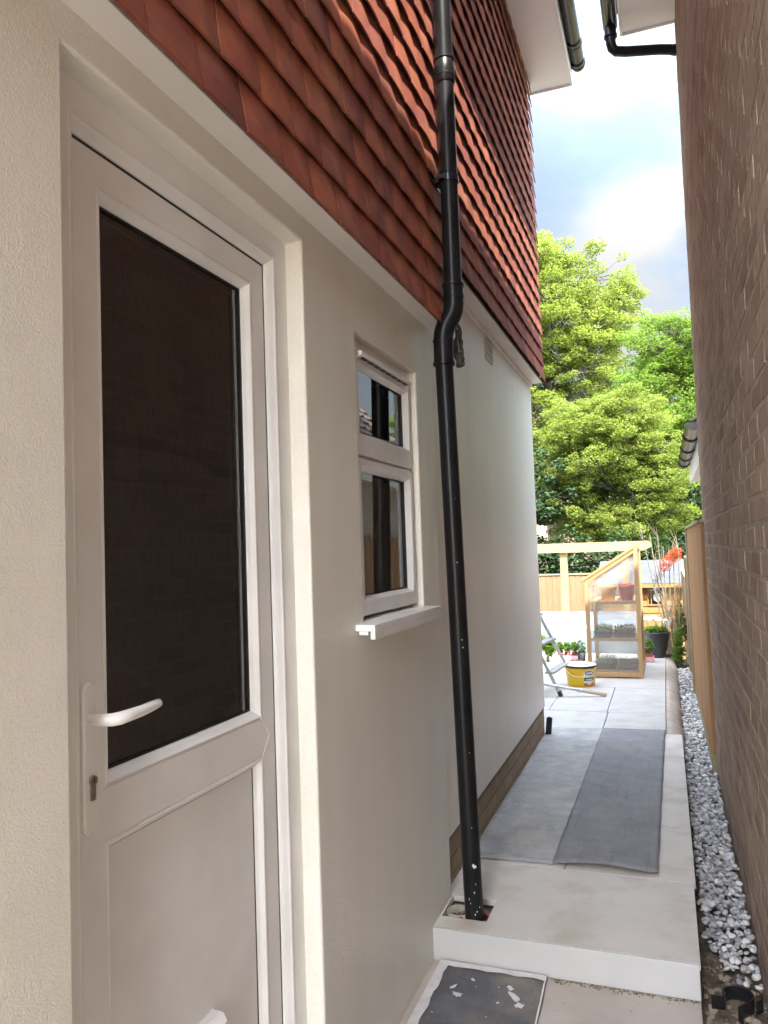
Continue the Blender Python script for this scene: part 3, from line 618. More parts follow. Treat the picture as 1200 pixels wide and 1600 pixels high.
# cat flap with projecting hood, low in the panel
b = MB(); b.loops([(1.19, 1.452, 0.17, 0.428, -0.0865), (1.19, 1.452, 0.17, 0.428, -0.070), (1.215, 1.427, 0.195, 0.401, -0.068), (1.215, 1.427, 0.195, 0.401, -0.08)])
b.prism([(-0.0865, 1.19, 0.429), (-0.0865, 1.452, 0.429), (-0.060, 1.452, 0.425), (-0.045, 1.442, 0.416), (-0.045, 1.20, 0.416), (-0.060, 1.19, 0.425)], (0, 0, -0.010))
cf = b.build('cat_flap', 'handle', door, bev=0.001); g = MB(); g.box(-0.081, -0.077, 1.216, 1.426, 0.196, 0.400); g.build('flap', 'fascia', cf)

# ------------------------------------------------ window
wy0, wy1, wz0, wz1 = 2.187, 2.806, 1.196, 2.099
b = MB(); XF = -0.036
for y0, y1, z0, z1 in ((wy0, wy0+0.028, wz0, wz1), (wy1-0.026, wy1, wz0, wz1), (wy0+0.028, wy1-0.026, wz1-0.03, wz1), (wy0+0.028, wy1-0.026, 1.704, 1.716), (wy0+0.028, wy1-0.026, wz0, wz0+0.008)):
    b.box(-0.085, XF, y0, y1, z0, z1)
win = b.build('window', 'upvc', HOUSE, bev=0.002)
sy0, sy1 = wy0+0.022, wy1-0.022
def sash(z0, z1, gy, gz0, gz1, nm):
    b = MB(); X = -0.018
    R0 = (sy0, sy1, z0, z1); G = (sy0+0.055, gy, gz0, gz1); I = (G[0]-0.016, G[1]+0.016, G[2]-0.014, G[3]+0.014)
    b.loops([(*R0, -0.09), (R0[0], R0[1], R0[2], R0[3], X-0.003), (R0[0]+0.003, R0[1]-0.003, R0[2]+0.003, R0[3]-0.003, X), (*I, X), (I[0]+0.002, I[1]-0.002, I[2]+0.002, I[3]-0.002, X-0.002), (G[0]-0.003, G[1]+0.003, G[2]-0.003, G[3]+0.003, X-0.017), (*G, -0.04), (*G, -0.08)])
    s_ = b.build(nm, 'upvc', win)
    g = MB(); g.loops([(G[0]+0.0002, G[1]-0.0002, G[2]+0.0002, G[3]-0.0002, -0.0385), (G[0]+0.0035, G[1]-0.0035, G[2]+0.0035, G[3]-0.0035, -0.0385), (G[0]+0.0035, G[1]-0.0035, G[2]+0.0035, G[3]-0.0035, -0.06)]); g.build('glazing_seal', 'gasket', s_)
    g = MB(); g.face([(-0.033, G[0], G[2]), (-0.046, G[1], G[2]), (-0.046, G[1], G[3]), (-0.033, G[0], G[3])]); g.build('glass', 'glass', s_)
    return s_
us = sash(1.716, 2.068, 2.742, 1.797, 1.999, 'sash'); ls = sash(1.202, 1.705, 2.735, 1.262, 1.664, 'sash')
b = MB(); b.prism([(-0.018, 2.235, 2.030), (0.000, 2.235, 2.033), (0.004, 2.235, 2.040), (0.002, 2.235, 2.047), (-0.018, 2.235, 2.052)], (0, 0.515, 0)); tv = b.build('trickle_vent', 'handle', us, bev=0.001)
b = MB()
for k in range(8): b.box(-0.0165, -0.003, 2.262+k*0.059, 2.262+k*0.059+0.048, 2.0300, 2.0322)
b.build('vent_slot', 'gasket', tv)
b = MB(); b.box(-0.11, 0.062, 2.118, 2.835, 1.166, 1.186); b.box(0.046, 0.062, 2.118, 2.835, 1.142, 1.166); b.box(0.010, 0.040, 2.1175, 2.122, 1.155, 1.166)
b.build('sill', 'upvc', win, bev=0.003)
b = MB(); n = 60; pts = [(-0.104 + 0.007*math.sin(k*0.62) + 0.002*math.sin(k*1.7), 2.195 + k*0.605/n) for k in range(n+1)]
b.mesh([(x, y, z) for z in (1.192, 1.71) for x, y in pts], [(k, k+1, n+1+k+1, n+1+k) for k in range(n)], True); b.build('curtain', 'curtain', HOUSE)
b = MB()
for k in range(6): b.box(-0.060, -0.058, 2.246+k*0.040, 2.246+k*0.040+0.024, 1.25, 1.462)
b.build('fence_reflection', 'curtain', win)  # pale slats added to imitate fence boards reflected in the lower pane
one('box', -0.061, -0.057, 2.235, 2.486, 1.464, 1.672).build('brick_reflection', 'brickreflect', win)  # pale panel added to imitate the brick reflected above the fence
# air vent high in the wall
b = MB(); b.loops([(4.212, 4.388, 2.475, 2.612, -0.021), (4.212, 4.388, 2.475, 2.612, -0.012), (4.228, 4.372, 2.490, 2.598, -0.012), (4.228, 4.372, 2.490, 2.598, -0.019)])
for k in range(4): b.box(-0.019, -0.013, 4.228, 4.372, 2.494+k*0.027, 2.509+k*0.027, Matrix.Rotation(rad(25), 3, 'Y'))
av = b.build('air_vent', 'ventm', HOUSE); g = MB(); g.face([(-0.0195, 4.228, 2.49), (-0.0195, 4.372, 2.49), (-0.0195, 4.372, 2.598), (-0.0195, 4.228, 2.598)]); g.build('vent_void', 'gasket', av)

# ------------------------------------------------ downpipe
DP = thing('downpipe', (0.128, 2.90, -0.03), 'tall black plastic downpipe with an offset bend standing in an open gully', 'downpipe')
PR = 0.036
PU = Vector((0.132, 2.94, 0)); LT = Vector((0.086, 2.925, 2.15)); LB = Vector((0.128, 2.900, -0.055))
MB_ = MB(); MB_.tube([(PU.x, PU.y, 2.46), (PU.x, PU.y, 3.33)], PR, 24); MB_.build('pipe', 'pipe', DP)
one('tube', [(PU.x, PU.y, 3.33), (PU.x, PU.y, 5.10)], PR, 24).build('pipe', 'pipe', DP)
one('tube', [LB, LT], PR, 24).build('pipe', 'pipe', DP)
b = MB(); b.tube([(PU.x, PU.y, 3.30), (PU.x, PU.y, 3.305), (PU.x, PU.y, 3.40), (PU.x, PU.y, 3.405)], [PR+0.001, PR+0.005, PR+0.005, PR+0.001], 24); b.tube([(PU.x, PU.y, 3.33), (PU.x, PU.y, 3.338)], PR+0.007, 24); b.tube([(PU.x, PU.y, 3.398), (PU.x, PU.y, 3.407)], PR+0.008, 24); b.build('collar', 'pipe', DP)
b = MB(); U0 = Vector((PU.x, PU.y, 2.47)); U1 = Vector((PU.x, PU.y, 2.395)); L1 = Vector((LT.x, LT.y, 2.235)); L0 = Vector((LT.x, LT.y, 2.14))
def bez(p0, p1, p2, p3, n=14): return [p0*(1-t)**3 + p1*3*t*(1-t)**2 + p2*3*t*t*(1-t) + p3*t**3 for t in [k/n for k in range(n+1)]]
b.tube([U0] + bez(U1, U1-Vector((0, 0, 0.075)), L1+Vector((0, 0, 0.085)), L1) + [L0], PR+0.004, 24)
b.tube([U0, U0-Vector((0, 0, 0.012))], PR+0.008, 24); b.tube([U0-Vector((0, 0, 0.05)), U0-Vector((0, 0, 0.058))], PR+0.007, 24); b.tube([L0, L0+Vector((0, 0, 0.012))], PR+0.008, 24); b.tube([L1, L1+Vector((0, 0, 0.008))], PR+0.0065, 24); b.build('swan_neck', 'pipe', DP)
def bracket(z):
    b = MB(); b.tube([(PU.x, PU.y, z-0.013), (PU.x, PU.y, z+0.013)], PR+0.004, 24); b.bar((0.07, PU.y-0.075, z), (0.07, PU.y+0.075, z), 0.012, 0.026); b.bar((0.07, PU.y, z), (PU.x-0.03, PU.y, z), 0.05, 0.022)
    b.bar((PU.x-0.02, PU.y-0.05, z), (PU.x-0.02, PU.y-0.036, z), 0.03, 0.02); b.build('bracket', 'black', DP)
bracket(2.90); bracket(4.55)
# white paint flecks on the pipe
b = MB()
def fleck(b, p, nrm, r, st=1.0):
    nrm = Vector(nrm).normalized(); a = nrm.cross(Vector((0, 0, 1))).normalized(); c = a.cross(nrm)
    b.face([Vector(p) + (a*math.cos(t) + c*math.sin(t)*st)*r*random.uniform(0.6, 1.2) for t in [2*math.pi*k/9 for k in range(9)]])
for zf, ang, r, st in [(q[0], q[1]+(random.uniform(-28, 22) if q[0] < 0.18 else 0), q[2]*(0.62 if q[0] < 0.18 else 1), q[3]) for q in [(0.195, -58, 0.007, 1.1), (0.20, -66, 0.006, 1.2), (0.13, -75, 0.003, 2.5), (0.10, -80, 0.004, 2.2), (0.075, -84, 0.003, 3), (0.06, -70, 0.0025, 2), (0.045, -60, 0.003, 1.5), (0.03, -78, 0.0035, 2), (1.02, -55, 0.003, 1), (1.05, -60, 0.002, 1), (0.62, -50, 0.002, 1), (1.35, -62, 0.002, 1.4), (1.6, -50, 0.0015, 1), (0.34, -64, 0.002, 1), (0.02, -60, 0.004, 1.5)]]:
    t_ = (zf-LB.z)/(LT.z-LB.z); c0 = LB.lerp(LT, t_); nn = Vector((math.cos(rad(ang)), math.sin(rad(ang)), 0)); b = MB(); fleck(b, c0 + nn*(PR+0.0006), nn, r, st); b.build('paint_fleck', 'paint', DP)
# coil of cable hooked behind the bend
b = MB()
for q in range(5):
    cy, cz, ry, rz = 3.035+q*0.006, 2.255-0.01*q, 0.030+0.004*q, 0.095-0.010*q
    b.tube([(0.118+0.012*math.sin(3*t+q), cy+ry*math.cos(t)*0.7, cz+rz*math.sin(t)) for t in [2*math.pi*k/26 for k in range(27)]], 0.0042, 7)
b.tube([(0.118, 3.04, 2.33), (0.120, 3.0, 2.30), (0.125, 3.01, 2.24), (0.135, 3.0, 2.18)], 0.004, 7); b.tube([(0.112, 3.06, 2.31), (0.125, 3.06, 2.26), (0.12, 3.02, 2.22), (0.14, 2.97, 2.20)], 0.005, 7); b.tube([(0.11, 2.96, 2.36), (0.12, 3.02, 2.37), (0.118, 3.05, 2.33)], 0.004, 7)
tag(b.build('cable_coil', 'cable'), 'coil of grey cable hooked behind the bend of the downpipe', 'cable')

# ------------------------------------------------ gully
GU = thing('drain_gully', (0.09, 2.95, -0.08), 'open drain gully with clay collar and cream ring at the foot of the downpipe', 'drain')
b = MB(); b.face([(HX0+0.001, HY0+0.001, -0.032), (HX1-0.001, HY0+0.001, -0.030), (HX1-0.001, HY1-0.001, -0.034), (HX0+0.001, HY1-0.001, -0.032)])
for k in range(24):
    x, y = random.uniform(HX0+0.02, HX1-0.02), random.uniform(HY0+0.02, HY1-0.02); r = random.uniform(0.004, 0.011); b.lathe((x, y, -0.032), [(r, 0), (r*0.7, r*0.5), (r*0.2, r*0.7)], 6)
b.build('bed', 'bedding', GU)
def torus(b, c, R_, r, n=30, m=10, a0=0, a1=2*math.pi):
    b.tube([(c[0]+R_*math.cos(a0+(a1-a0)*k/n), c[1]+R_*math.sin(a0+(a1-a0)*k/n), c[2]) for k in range(n+1)], r, m)
b = MB(); b.lathe((0.130, 2.908, -0.034), [(0.066, 0), (0.068, 0.026)], 28, cap=False); torus(b, (0.131, 2.908, -0.011), 0.058, 0.009); b.build('clay_collar', 'clay', GU)
b = MB(); b.lathe((0.060, 2.930, -0.036), [(0.048, 0), (0.049, 0.034), (0.044, 0.036), (0.041, 0.004), (0.026, -0.002)], 28, cap=False); b.build('plastic_ring', 'creampipe', GU)
b = MB(); b.lathe((0.062, 2.922, -0.0300), [(0.027, 0.0), (0.020, -0.0005), (0.004, -0.001)], 20); b.build('silt', 'rusthole', GU)

# ================================================================== SHEETS on the path
def sheet(name, corners, z, th, mat, label, lift=None, nu=24, nv=50, jag=0.0012, group=None):
    """thin bendy sheet; corners near-left, near-right, far-right, far-left"""
    c = [Vector((*p, 0)) for p in corners]; V = []
    for j in range(nv+1):
        for i in range(nu+1):
            u, v = i/nu, j/nv; p = c[0].lerp(c[1], u).lerp(c[3].lerp(c[2], u), v)
            jx = jag*math.sin(j*0.9+i*0.1)*(1 if i in (0, nu) else 0); jy = jag*(math.sin(i*1.3)+0.6*math.sin(i*2.9))*(1 if j in (0, nv) else 0)
            zz = z + 0.0015*(1+math.sin(u*9+v*5)*math.sin(v*13)) + (lift(u, v) if lift else 0); V.append((p.x+jx, p.y+jy, zz))
    n1 = nu+1; Fq = [(j*n1+i, j*n1+i+1, (j+1)*n1+i+1, (j+1)*n1+i) for j in range(nv) for i in range(nu)]
    o = raw(name, np.array(V), np.array(Fq), mat, smooth=True)
    md = o.modifiers.new('thick', 'SOLIDIFY'); md.thickness = th; md.offset = 1
    return tag(o, label, 'floor sheet', group)
sheet('floor_sheet', [(-0.02, 3.430), (0.36, 3.445), (0.395, 6.03), (-0.03, 5.98)], 0.002, 0.0025, 'matlight', 'dusty pale grey protective sheet lying nearest the house wall', group='protective sheets on the path')
sheet('floor_sheet', [(0.345, 3.448), (0.786, 3.448), (0.818, 6.04), (0.372, 6.02)], 0.0075, 0.003, 'matdark', 'darker slate grey protective sheet with a curled front edge', lift=lambda u, v: 0.016*max(0, 1-v*14)*max(0, math.sin((u*1.1-0.05)*math.pi)) + 0.010*max(0, 1-(1-u)*12)*max(0, 1-v*5), group='protective sheets on the path')
lm = [(-0.10+0.13, 1.55), (0.448, 1.60), (0.418, 2.760), (0.030, 2.757)]
dm = sheet('floor_mat', lm, -0.116, 0.006, 'matblack', 'small charcoal mat with white painted borders below the step', nu=20, nv=40, jag=0.0012); dm['category'] = 'mat'
b = MB()
def strip(b, A, B_, w, z, n=26, side=1):
    A = Vector((*A, z)); B_ = Vector((*B_, z)); d = (B_-A).normalized(); s_ = Vector((-d.y, d.x, 0))*side; up_, lo = [], []
    for k in range(n+1):
        p = A.lerp(B_, k/n); up_.append(p + s_*0.001); lo.append(p + s_*(w*(1+0.10*math.sin(k*0.9+w*300)+random.uniform(-0.05, 0.05))))
    for k in range(n): b.face([up_[k], up_[k+1], lo[k+1], lo[k]] if side < 0 else [up_[k], lo[k], lo[k+1], up_[k+1]])
ZM = -0.1045
for a_, c_, w_, dz_, sd2, nn_ in ((lm[3], lm[2], 0.032, 0, -1, 26), (lm[0], lm[3], 0.036, 0.0004, -1, 60), (lm[1], lm[2], 0.007, 0.0002, 1, 60)):
    b = MB(); strip(b, a_, c_, w_, ZM+dz_, side=sd2, n=nn_); b.build('painted_border', 'paint', dm)
def splat(b, x, y, r, st=1.0, ang=0.0):
    P_ = []; b = MB()
    for k in range(14):
        t = 2*math.pi*k/14; q = r*0.78*random.uniform(0.6, 1.25); dx, dy = q*math.cos(t)*st, q*math.sin(t); P_.append((x+dx*math.cos(ang)-dy*math.sin(ang), y+dx*math.sin(ang)+dy*math.cos(ang), ZM+0.0008))
    b.face(P_); b.build('paint_splat', 'paint', dm)
splat(b, 0.33, 2.60, 0.016, 2.4, -0.9); splat(b, 0.355, 2.555, 0.018, 1.3, 0.2); splat(b, 0.31, 2.645, 0.012, 1.6, -0.8); splat(b, 0.145, 2.56, 0.018, 1.5, -0.3); splat(b, 0.12, 2.60, 0.009, 2.5, 1.1); splat(b, 0.175, 2.66, 0.009, 1.6, -0.6); splat(b, 0.285, 2.55, 0.007); splat(b, 0.27, 2.64, 0.004); splat(b, 0.07, 2.30, 0.025); splat(b, 0.09, 2.44, 0.004); splat(b, 0.25, 2.36, 0.003); splat(b, 0.40, 2.35, 0.012); splat(b, 0.2, 2.75, 0.003)
# black strip of rubber propped at the wall's far corner
b = MB(); b.prism([(-0.018, 5.74, 0.004), (0.022, 5.755, 0.004), (0.034, 5.765, 0.125), (0.008, 5.75, 0.135), (-0.004, 5.745, 0.13)], (0.002, 0.012, 0)); tag(b.build('rubber_strip', 'black'), 'short black rubber strip standing at the far end of the wall', 'rubber strip')
# loose pipe clip on the soil
b = MB(); cxp, cyp, czp = 1.035, 2.80, -0.160
path = [(-0.085, 0.020), (-0.045, 0.024), (-0.040, 0.042)] + [(0.0+0.047*math.cos(t), 0.050+0.047*math.sin(t)) for t in [rad(170-k*15) for k in range(15)]] + [(0.012, -0.006), (-0.006, -0.03), (0.006, -0.045)]
Zs = 0.045
for k in range(len(path)-1):
    a, c = Vector((*path[k], 0)), Vector((*path[k+1], 0)); d = (c-a).normalized(); nrm = Vector((-d.y, d.x, 0))*0.002
    P_ = [a-nrm, c-nrm, c+nrm, a+nrm]; b.prism([(cxp+p.x, cyp+p.y, czp) for p in P_], (0.0, 0.0, Zs))
b.prism([(cxp+0.050, cyp+0.02, czp+0.0), (cxp+0.053, cyp+0.02, czp), (cxp+0.075, cyp+0.045, czp), (cxp+0.072, cyp+0.047, czp)], (0, 0, Zs-0.004)); b.prism([(cxp+0.072, cyp+0.047, czp), (cxp+0.075, cyp+0.045, czp), (cxp+0.074, cyp+0.075, czp), (cxp+0.071, cyp+0.075, czp)], (0, 0, Zs-0.004))
tag(b.build('pipe_clip', 'black'), 'loose black plastic pipe clip lying on the soil beside the step', 'pipe clip')

# ================================================================== NEIGHBOUR
NB = thing('neighbour_house', (1.13, 1.6, -0.2), 'brown brick house with a plain side wall on the right of the passage', 'house')
NY0, NY1 = -2.6, 5.60
b = MB(); b.box(1.1305, 1.36, NY0, NY1, -0.6, 5.45); b.box(1.36, 8, NY1-0.25, NY1, -0.6, 5.45); b.box(1.36, 8, NY0, NY0+0.25, -0.6, 5.45); b.build('wall', 'mortar', NB)
V, Fq = [], []; k = 0; z = -0.35
while z < 5.40:
    y = NY0 - (0.1125 if k % 2 else 0.0)
    while y < NY1 - 0.02:
        a, c = max(y+0.005+random.uniform(-.0025, .0025), NY0), min(y+0.2175+random.uniform(-.0025, .0025), NY1+0.001); zl, zh = z+random.uniform(-.0018, .0018), z+0.0635+random.uniform(-.0022, .0022)
        if c - a > 0.02:
            f_ = 1.1290 + random.uniform(-0.0009, 0.0009); tw_ = random.uniform(-.0007, .0007); e_ = 0.0035; base = len(V)
            V += [(1.142, a, zl), (1.142, c, zl), (1.142, c, zh), (1.142, a, zh), (f_+0.002, a, zl), (f_+tw_+0.002, c, zl), (f_+tw_+0.002, c, zh), (f_+0.002, a, zh), (f_, a+e_, zl+e_), (f_+tw_, c-e_, zl+e_), (f_+tw_, c-e_, zh-e_), (f_, a+e_, zh-e_)]
            for p_ in range(4): q_ = (p_+1) % 4; Fq += [(base+p_, base+q_, base+4+q_, base+4+p_), (base+4+p_, base+4+q_, base+8+q_, base+8+p_)]
            Fq.append((base+8, base+9, base+10, base+11))
        y += 0.225
    z += 0.075; k += 1
raw('brickwork', np.array(V), np.array(Fq), 'dragbrick', NB)
b = MB(); b.box(0.783, 1.13, NY0-0.1, 5.50, 5.0, 5.012)
for x in (0.86, 0.94, 1.02, 1.08): b.box(x-0.003, x+0.003, NY0-0.1, 5.49, 4.997, 5.0)
b.build('eaves_soffit', 'fascia', NB)
b = MB(); b.box(0.765, 0.783, NY0-0.1, 5.51, 4.985, 5.19); b.box(0.783, 1.13, 5.50, 5.512, 4.985, 5.17); b.build('fascia', 'fascia', NB, bev=0.003)
gutter(NB, 0.705, NY0-0.1, 5.47, 5.055, 0.050, clips=(5.05, 3.5, 1.5))
b = MB(); b.tube([(0.705, 5.42, 5.03), (0.705, 5.42, 4.95)], 0.04, 18); b.tube([(0.705, 5.42, 4.97), (0.705, 5.42, 4.90), (0.712, 5.425, 4.865), (0.735, 5.44, 4.845), (0.80, 5.46, 4.838), (1.02, 5.50, 4.82), (1.10, 5.52, 4.81)], 0.034, 18); b.tube([(1.10, 5.52, 4.81), (1.135, 5.53, 4.80)], 0.036, 18); b.tube([(0.705, 5.42, 4.955), (0.705, 5.42, 4.94)], 0.045, 18); b.build('swan_neck', 'pipe', NB)
b = MB(); roof_slab(b, 0.73, 5.15, 4.4, rad(36), NY0-0.15, 5.53); b.build('roof', 'rooftile', NB)

# neighbour's low extension behind the fence, with tiled roof and gutter
EX = thing('neighbour_extension', (2.4, 8.0, -0.8), 'low pale brick extension with tiled roof and gutter behind the side fence', 'extension')
one('box', 1.34, 4.6, 5.62, 8.55, -0.9, 2.18).build('wall', 'buff', EX)
b = MB(); b.box(1.165, 1.19, 5.62, 8.62, 2.0, 2.19); b.box(1.19, 1.34, 5.62, 8.6, 2.02, 2.03); b.build('fascia', 'fascia', EX)
gutter(EX, 1.112, 5.62, 8.58, 2.215, 0.058, clips=(6.2, 7.0, 7.7, 8.3))
V, Fq = [], []; pr = rad(43)
for k in range(17):
    for q in range(11):
        y0 = 5.62 + q*0.28; d0 = k*0.2; base = len(V); nu = 7
        for h, lift in ((0, 0.03), (0.23, 0.0)):
            for u in range(nu+1):
                wv = 0.022*max(0, math.sin(u/nu*math.pi*2))+0.006
                d = d0+h; V.append((1.13 + d*math.cos(pr) - (lift+wv)*math.sin(pr), y0+0.28*u/nu, 2.20 + d*math.sin(pr) + (lift+wv)*math.cos(pr)))
        for u in range(nu+1): v0 = V[base+u]; V.append((v0[0]+0.012, v0[1], v0[2]-0.028))
        for u in range(nu): Fq.append((base+u, base+u+1, base+nu+1+u+1, base+nu+1+u)); Fq.append((base+2*(nu+1)+u, base+2*(nu+1)+u+1, base+u+1, base+u))
raw('roof', np.array(V), np.array(Fq), 'rooftile', EX)

# fences
def fence(name, x0, y0, x1, y1, zb, zt, mat, label, group, bw=0.11, post='post', postz=0.03, postw=0.075, nposts=(0, 1), face=1, cap=True):
    a, c = Vector((x0, y0, 0)), Vector((x1, y1, 0)); Ln = (c-a).length; d = (c-a)/Ln; s_ = Vector((-d.y, d.x, 0))*face
    r = thing(name, ((x0+x1)/2, (y0+y1)/2, zb), label, 'fence', group)
    b = MB(); n = int(Ln/(bw*0.86)); st = Ln/n
    for k in range(n):
        p = a + d*(k*st); dz = random.uniform(-0.006, 0.006); w = st+0.012
        P_ = [p + s_*0.004, p + d*w + s_*0.013, p + d*w + s_*0.022, p + s_*0.011]
        b.prism([(q.x, q.y, zb+0.02) for q in P_], (0, 0, zt-zb-0.02+dz))
    b.build('boards', mat, r)
    b = MB()
    for z in (zb+0.25, (zb+zt)/2, zt-0.2): b.bar((*(a - s_*0.018)[:2], z), (*(c - s_*0.018)[:2], z), 0.04, 0.07)
    b.build('rail', mat, r)
    for t_ in nposts:
        p = a.lerp(c, t_); b = MB(); b.box(p.x-postw/2, p.x+postw/2, p.y-postw/2, p.y+postw/2, zb-0.3, zt+postz); b.build('post', post, r, bev=0.004)
    if cap:
        b = MB(); b.bar((*(a+s_*0.01)[:2], zt+0.012), (*(c+s_*0.01)[:2], zt+0.012), 0.05, 0.022); b.build('capping', post, r)
    b = MB(); b.bar((*(a+s_*0.006)[:2], zb-0.06), (*(c+s_*0.006)[:2], zb-0.06), 0.03, 0.16); b.build('gravel_board', post, r)
    return r
sf_ = fence('side_fence', 1.122, 5.42, 1.112, 8.10, -0.02, 1.515, 'sidefence', 'tall tan board fence panel next to the end of the brown brick wall', 'fence panels along the right', nposts=(0.99,))
b = MB(); b.box(1.1065, 1.1295, 5.43, 5.47, -0.05, 1.50); b.build('post', 'sidefence', sf_)
fence('side_fence', 1.116, 8.2, 1.116, 9.45, -0.1, 1.20, 'fencewood', 'middle fence panel on the right, lower than the tall tan one', 'fence panels along the right')
fence('side_fence', 1.116, 9.55, 1.13, 12.4, -0.2, 0.95, 'fencewood', 'lowest fence panel on the right, farthest towards the shed', 'fence panels along the right')
fence('back_fence', 0.1, 14.0, -5.5, 14.0, -0.9, 0.86, 'fencewood', 'sunlit orange closeboard fence across the back of the garden', 'fence at the back', bw=0.12, nposts=(0.33, 0.66, 1), face=1)

# ================================================================== PATIO THINGS
# mini greenhouse
GH = thing('mini_greenhouse', (0.34, 8.85, 0), 'pine framed mini greenhouse with sloping lid and clear panels', 'greenhouse')
gx0, gx1, gy0, gy1 = 0.060, 0.612, 8.30, 9.25
def side(y):
    b = MB(); t = 0.042; d = 0.034
    b.box(gx0, gx0+t, y, y+d, 0.0, 0.985); b.box(gx1-t, gx1, y, y+d, 0.0, 1.405)
    b.box(gx0+t, gx1-t, y+0.002, y+d-0.002, 0.012, 0.058)
    b.bar((gx0-0.012, y+d/2, 0.985), (gx1-t*1.0, y+d/2, 1.318), d+0.004, 0.046, (0, 0, 1)); return b
side(gy0).build('side_frame', 'ghwood', GH, bev=0.003); side(gy1-0.034).build('side_frame', 'ghwood', GH, bev=0.003)
for x, z in ((gx0, 0.02), (gx0, 0.93), (gx1-0.042, 0.02), (gx1-0.042, 1.33)): one('box', x+0.002, x+0.040, gy0+0.034, gy1-0.034, z, z+0.045).build('long_rail', 'ghwood', GH)
lid = MB()
for yy in (gy0-0.01, gy1-0.03): lid.bar((gx0-0.02, yy+0.02, 1.018), (gx1-0.045, yy+0.02, 1.350), 0.04, 0.024)
lid.bar((gx0-0.012, gy0+0.02, 1.024), (gx0-0.012, gy1-0.02, 1.024), 0.04, 0.024); lid.bar((gx1-0.065, gy0+0.02, 1.346), (gx1-0.065, gy1-0.02, 1.346), 0.04, 0.024); lid.build('lid', 'ghwood', GH)
b = MB(); b.face([(gx0+0.04, gy0+0.012, 0.05), (gx1-0.04, gy0+0.012, 0.05), (gx1-0.04, gy0+0.012, 1.31), (gx0+0.04, gy0+0.012, 0.985)]); b.build('panel', 'polycarb', GH)
b = MB(); b.face([(gx0+0.04, gy1-0.012, 0.05), (gx0+0.04, gy1-0.012, 0.985), (gx1-0.04, gy1-0.012, 1.31), (gx1-0.04, gy1-0.012, 0.05)]); b.build('panel', 'polycarb', GH)
b = MB(); b.face([(gx1-0.012, gy0+0.03, 0.05), (gx1-0.012, gy1-0.03, 0.05), (gx1-0.012, gy1-0.03, 1.33), (gx1-0.012, gy0+0.03, 1.33)]); b.build('panel', 'polycarb', GH)
b = MB(); b.face([(gx0+0.0, gy0+0.03, 1.014), (gx1-0.04, gy0+0.03, 1.350), (gx1-0.04, gy1-0.03, 1.350), (gx0+0.0, gy1-0.03, 1.014)]); b.build('panel', 'polycarb', GH)
for zz in (0.79, 0.405, 0.07):
    b = MB()
    for k in range(5): b.box(gx0+0.05+k*0.095, gx0+0.05+k*0.095+0.075, gy0+0.04, gy1-0.04, zz-0.018, zz)
    b.box(gx0+0.043, gx1-0.043, gy0+0.036, gy0+0.052, zz-0.028, zz+0.004); b.build('shelf', 'ghwood', GH)
def pot(x, y, z, r, h, mat, label, name='plant_pot', cat='pot', group='pots inside the mini greenhouse', fill=True):
    b = MB(); b.lathe((x, y, z), [(r*0.72, 0), (r*0.93, h*0.8), (r*1.02, h*0.8), (r*1.04, h), (r*0.94, h), (r*0.88, h*0.7)], 22)
    return tag(b.build(name, mat), label, cat, group)
pot(0.285, 8.52, 0.791, 0.090, 0.150, 'potyellow', 'yellow plastic pot on the top shelf of the mini greenhouse'); pot(0.478, 8.52, 0.791, 0.085, 0.170, 'potred', 'red plastic pot on the top shelf of the mini greenhouse')
def seedtray(x0, x1, y0, y1, z, label, n=60, hh=0.05):
    r = thing('seed_tray', ((x0+x1)/2, (y0+y1)/2, z), label, 'seed tray', 'seed trays inside the mini greenhouse')
    b = MB(); b.box(x0, x1, y0, y1, z, z+0.055); b.box(x0-0.006, x1+0.006, y0-0.006, y1+0.006, z+0.055, z+0.062); b.build('tray', 'seed', r)
    leaves('foliage', [((x0+x1)/2, (y0+y1)/2, z+0.062+hh/2)], [((x1-x0)/2, (y1-y0)/2, hh*0.7)], n*5, 0.014, 'leafmid', r, shell=False); return r
# leaf clouds ---------------------------------------------------------
def leaves(name, C, R_, n, size, mat, parent, shell=True, upb=0.6, aspect=0.7, droop=0.0):
    C = np.array(C, float); R_ = np.array(R_, float); w = R_.prod(axis=1)**(2/3); w /= w.sum()
    k = rng.choice(len(C), n, p=w); d = rng.normal(size=(n, 3)); d /= np.linalg.norm(d, axis=1)[:, None]
    rr = (rng.uniform(0.25, 1, n)**(0.5 if shell else 0.6))[:, None]
    if not shell: d = rng.uniform(-1, 1, (n, 3)); rr = np.ones((n, 1))
    p = C[k] + d*rr*R_[k]
    nr = rng.normal(size=(n, 3)); nr /= np.linalg.norm(nr, axis=1)[:, None]; nr[:, 2] = np.abs(nr[:, 2]) + upb; nr += 0.35*d; nr /= np.linalg.norm(nr, axis=1)[:, None]
    a = np.cross(nr, rng.normal(size=(n, 3))); a /= np.linalg.norm(a, axis=1)[:, None]; c = np.cross(nr, a)
    s_ = (size*rng.uniform(0.6, 1.35, n))[:, None]
    V = np.stack([p - a*s_, p + c*s_*aspect*0.8 - nr*s_*0.15, p + a*s_, p - c*s_*aspect*0.8 - nr*s_*0.15], axis=1).reshape(-1, 3)
    return raw(name, V, np.arange(n*4).reshape(n, 4), mat, parent)
seedtray(0.13, 0.30, 8.42, 8.75, 0.406, 'black tray of seedlings at the left of the middle greenhouse shelf'); seedtray(0.33, 0.54, 8.42, 8.75, 0.406, 'black tray of seedlings at the right of the middle greenhouse shelf')
seedtray(0.13, 0.33, 8.42, 8.8, 0.071, 'black tray of seedlings at the left of the bottom of the greenhouse', 25); seedtray(0.36, 0.55, 8.42, 8.8, 0.071, 'black tray of seedlings at the right of the bottom of the greenhouse', 12)

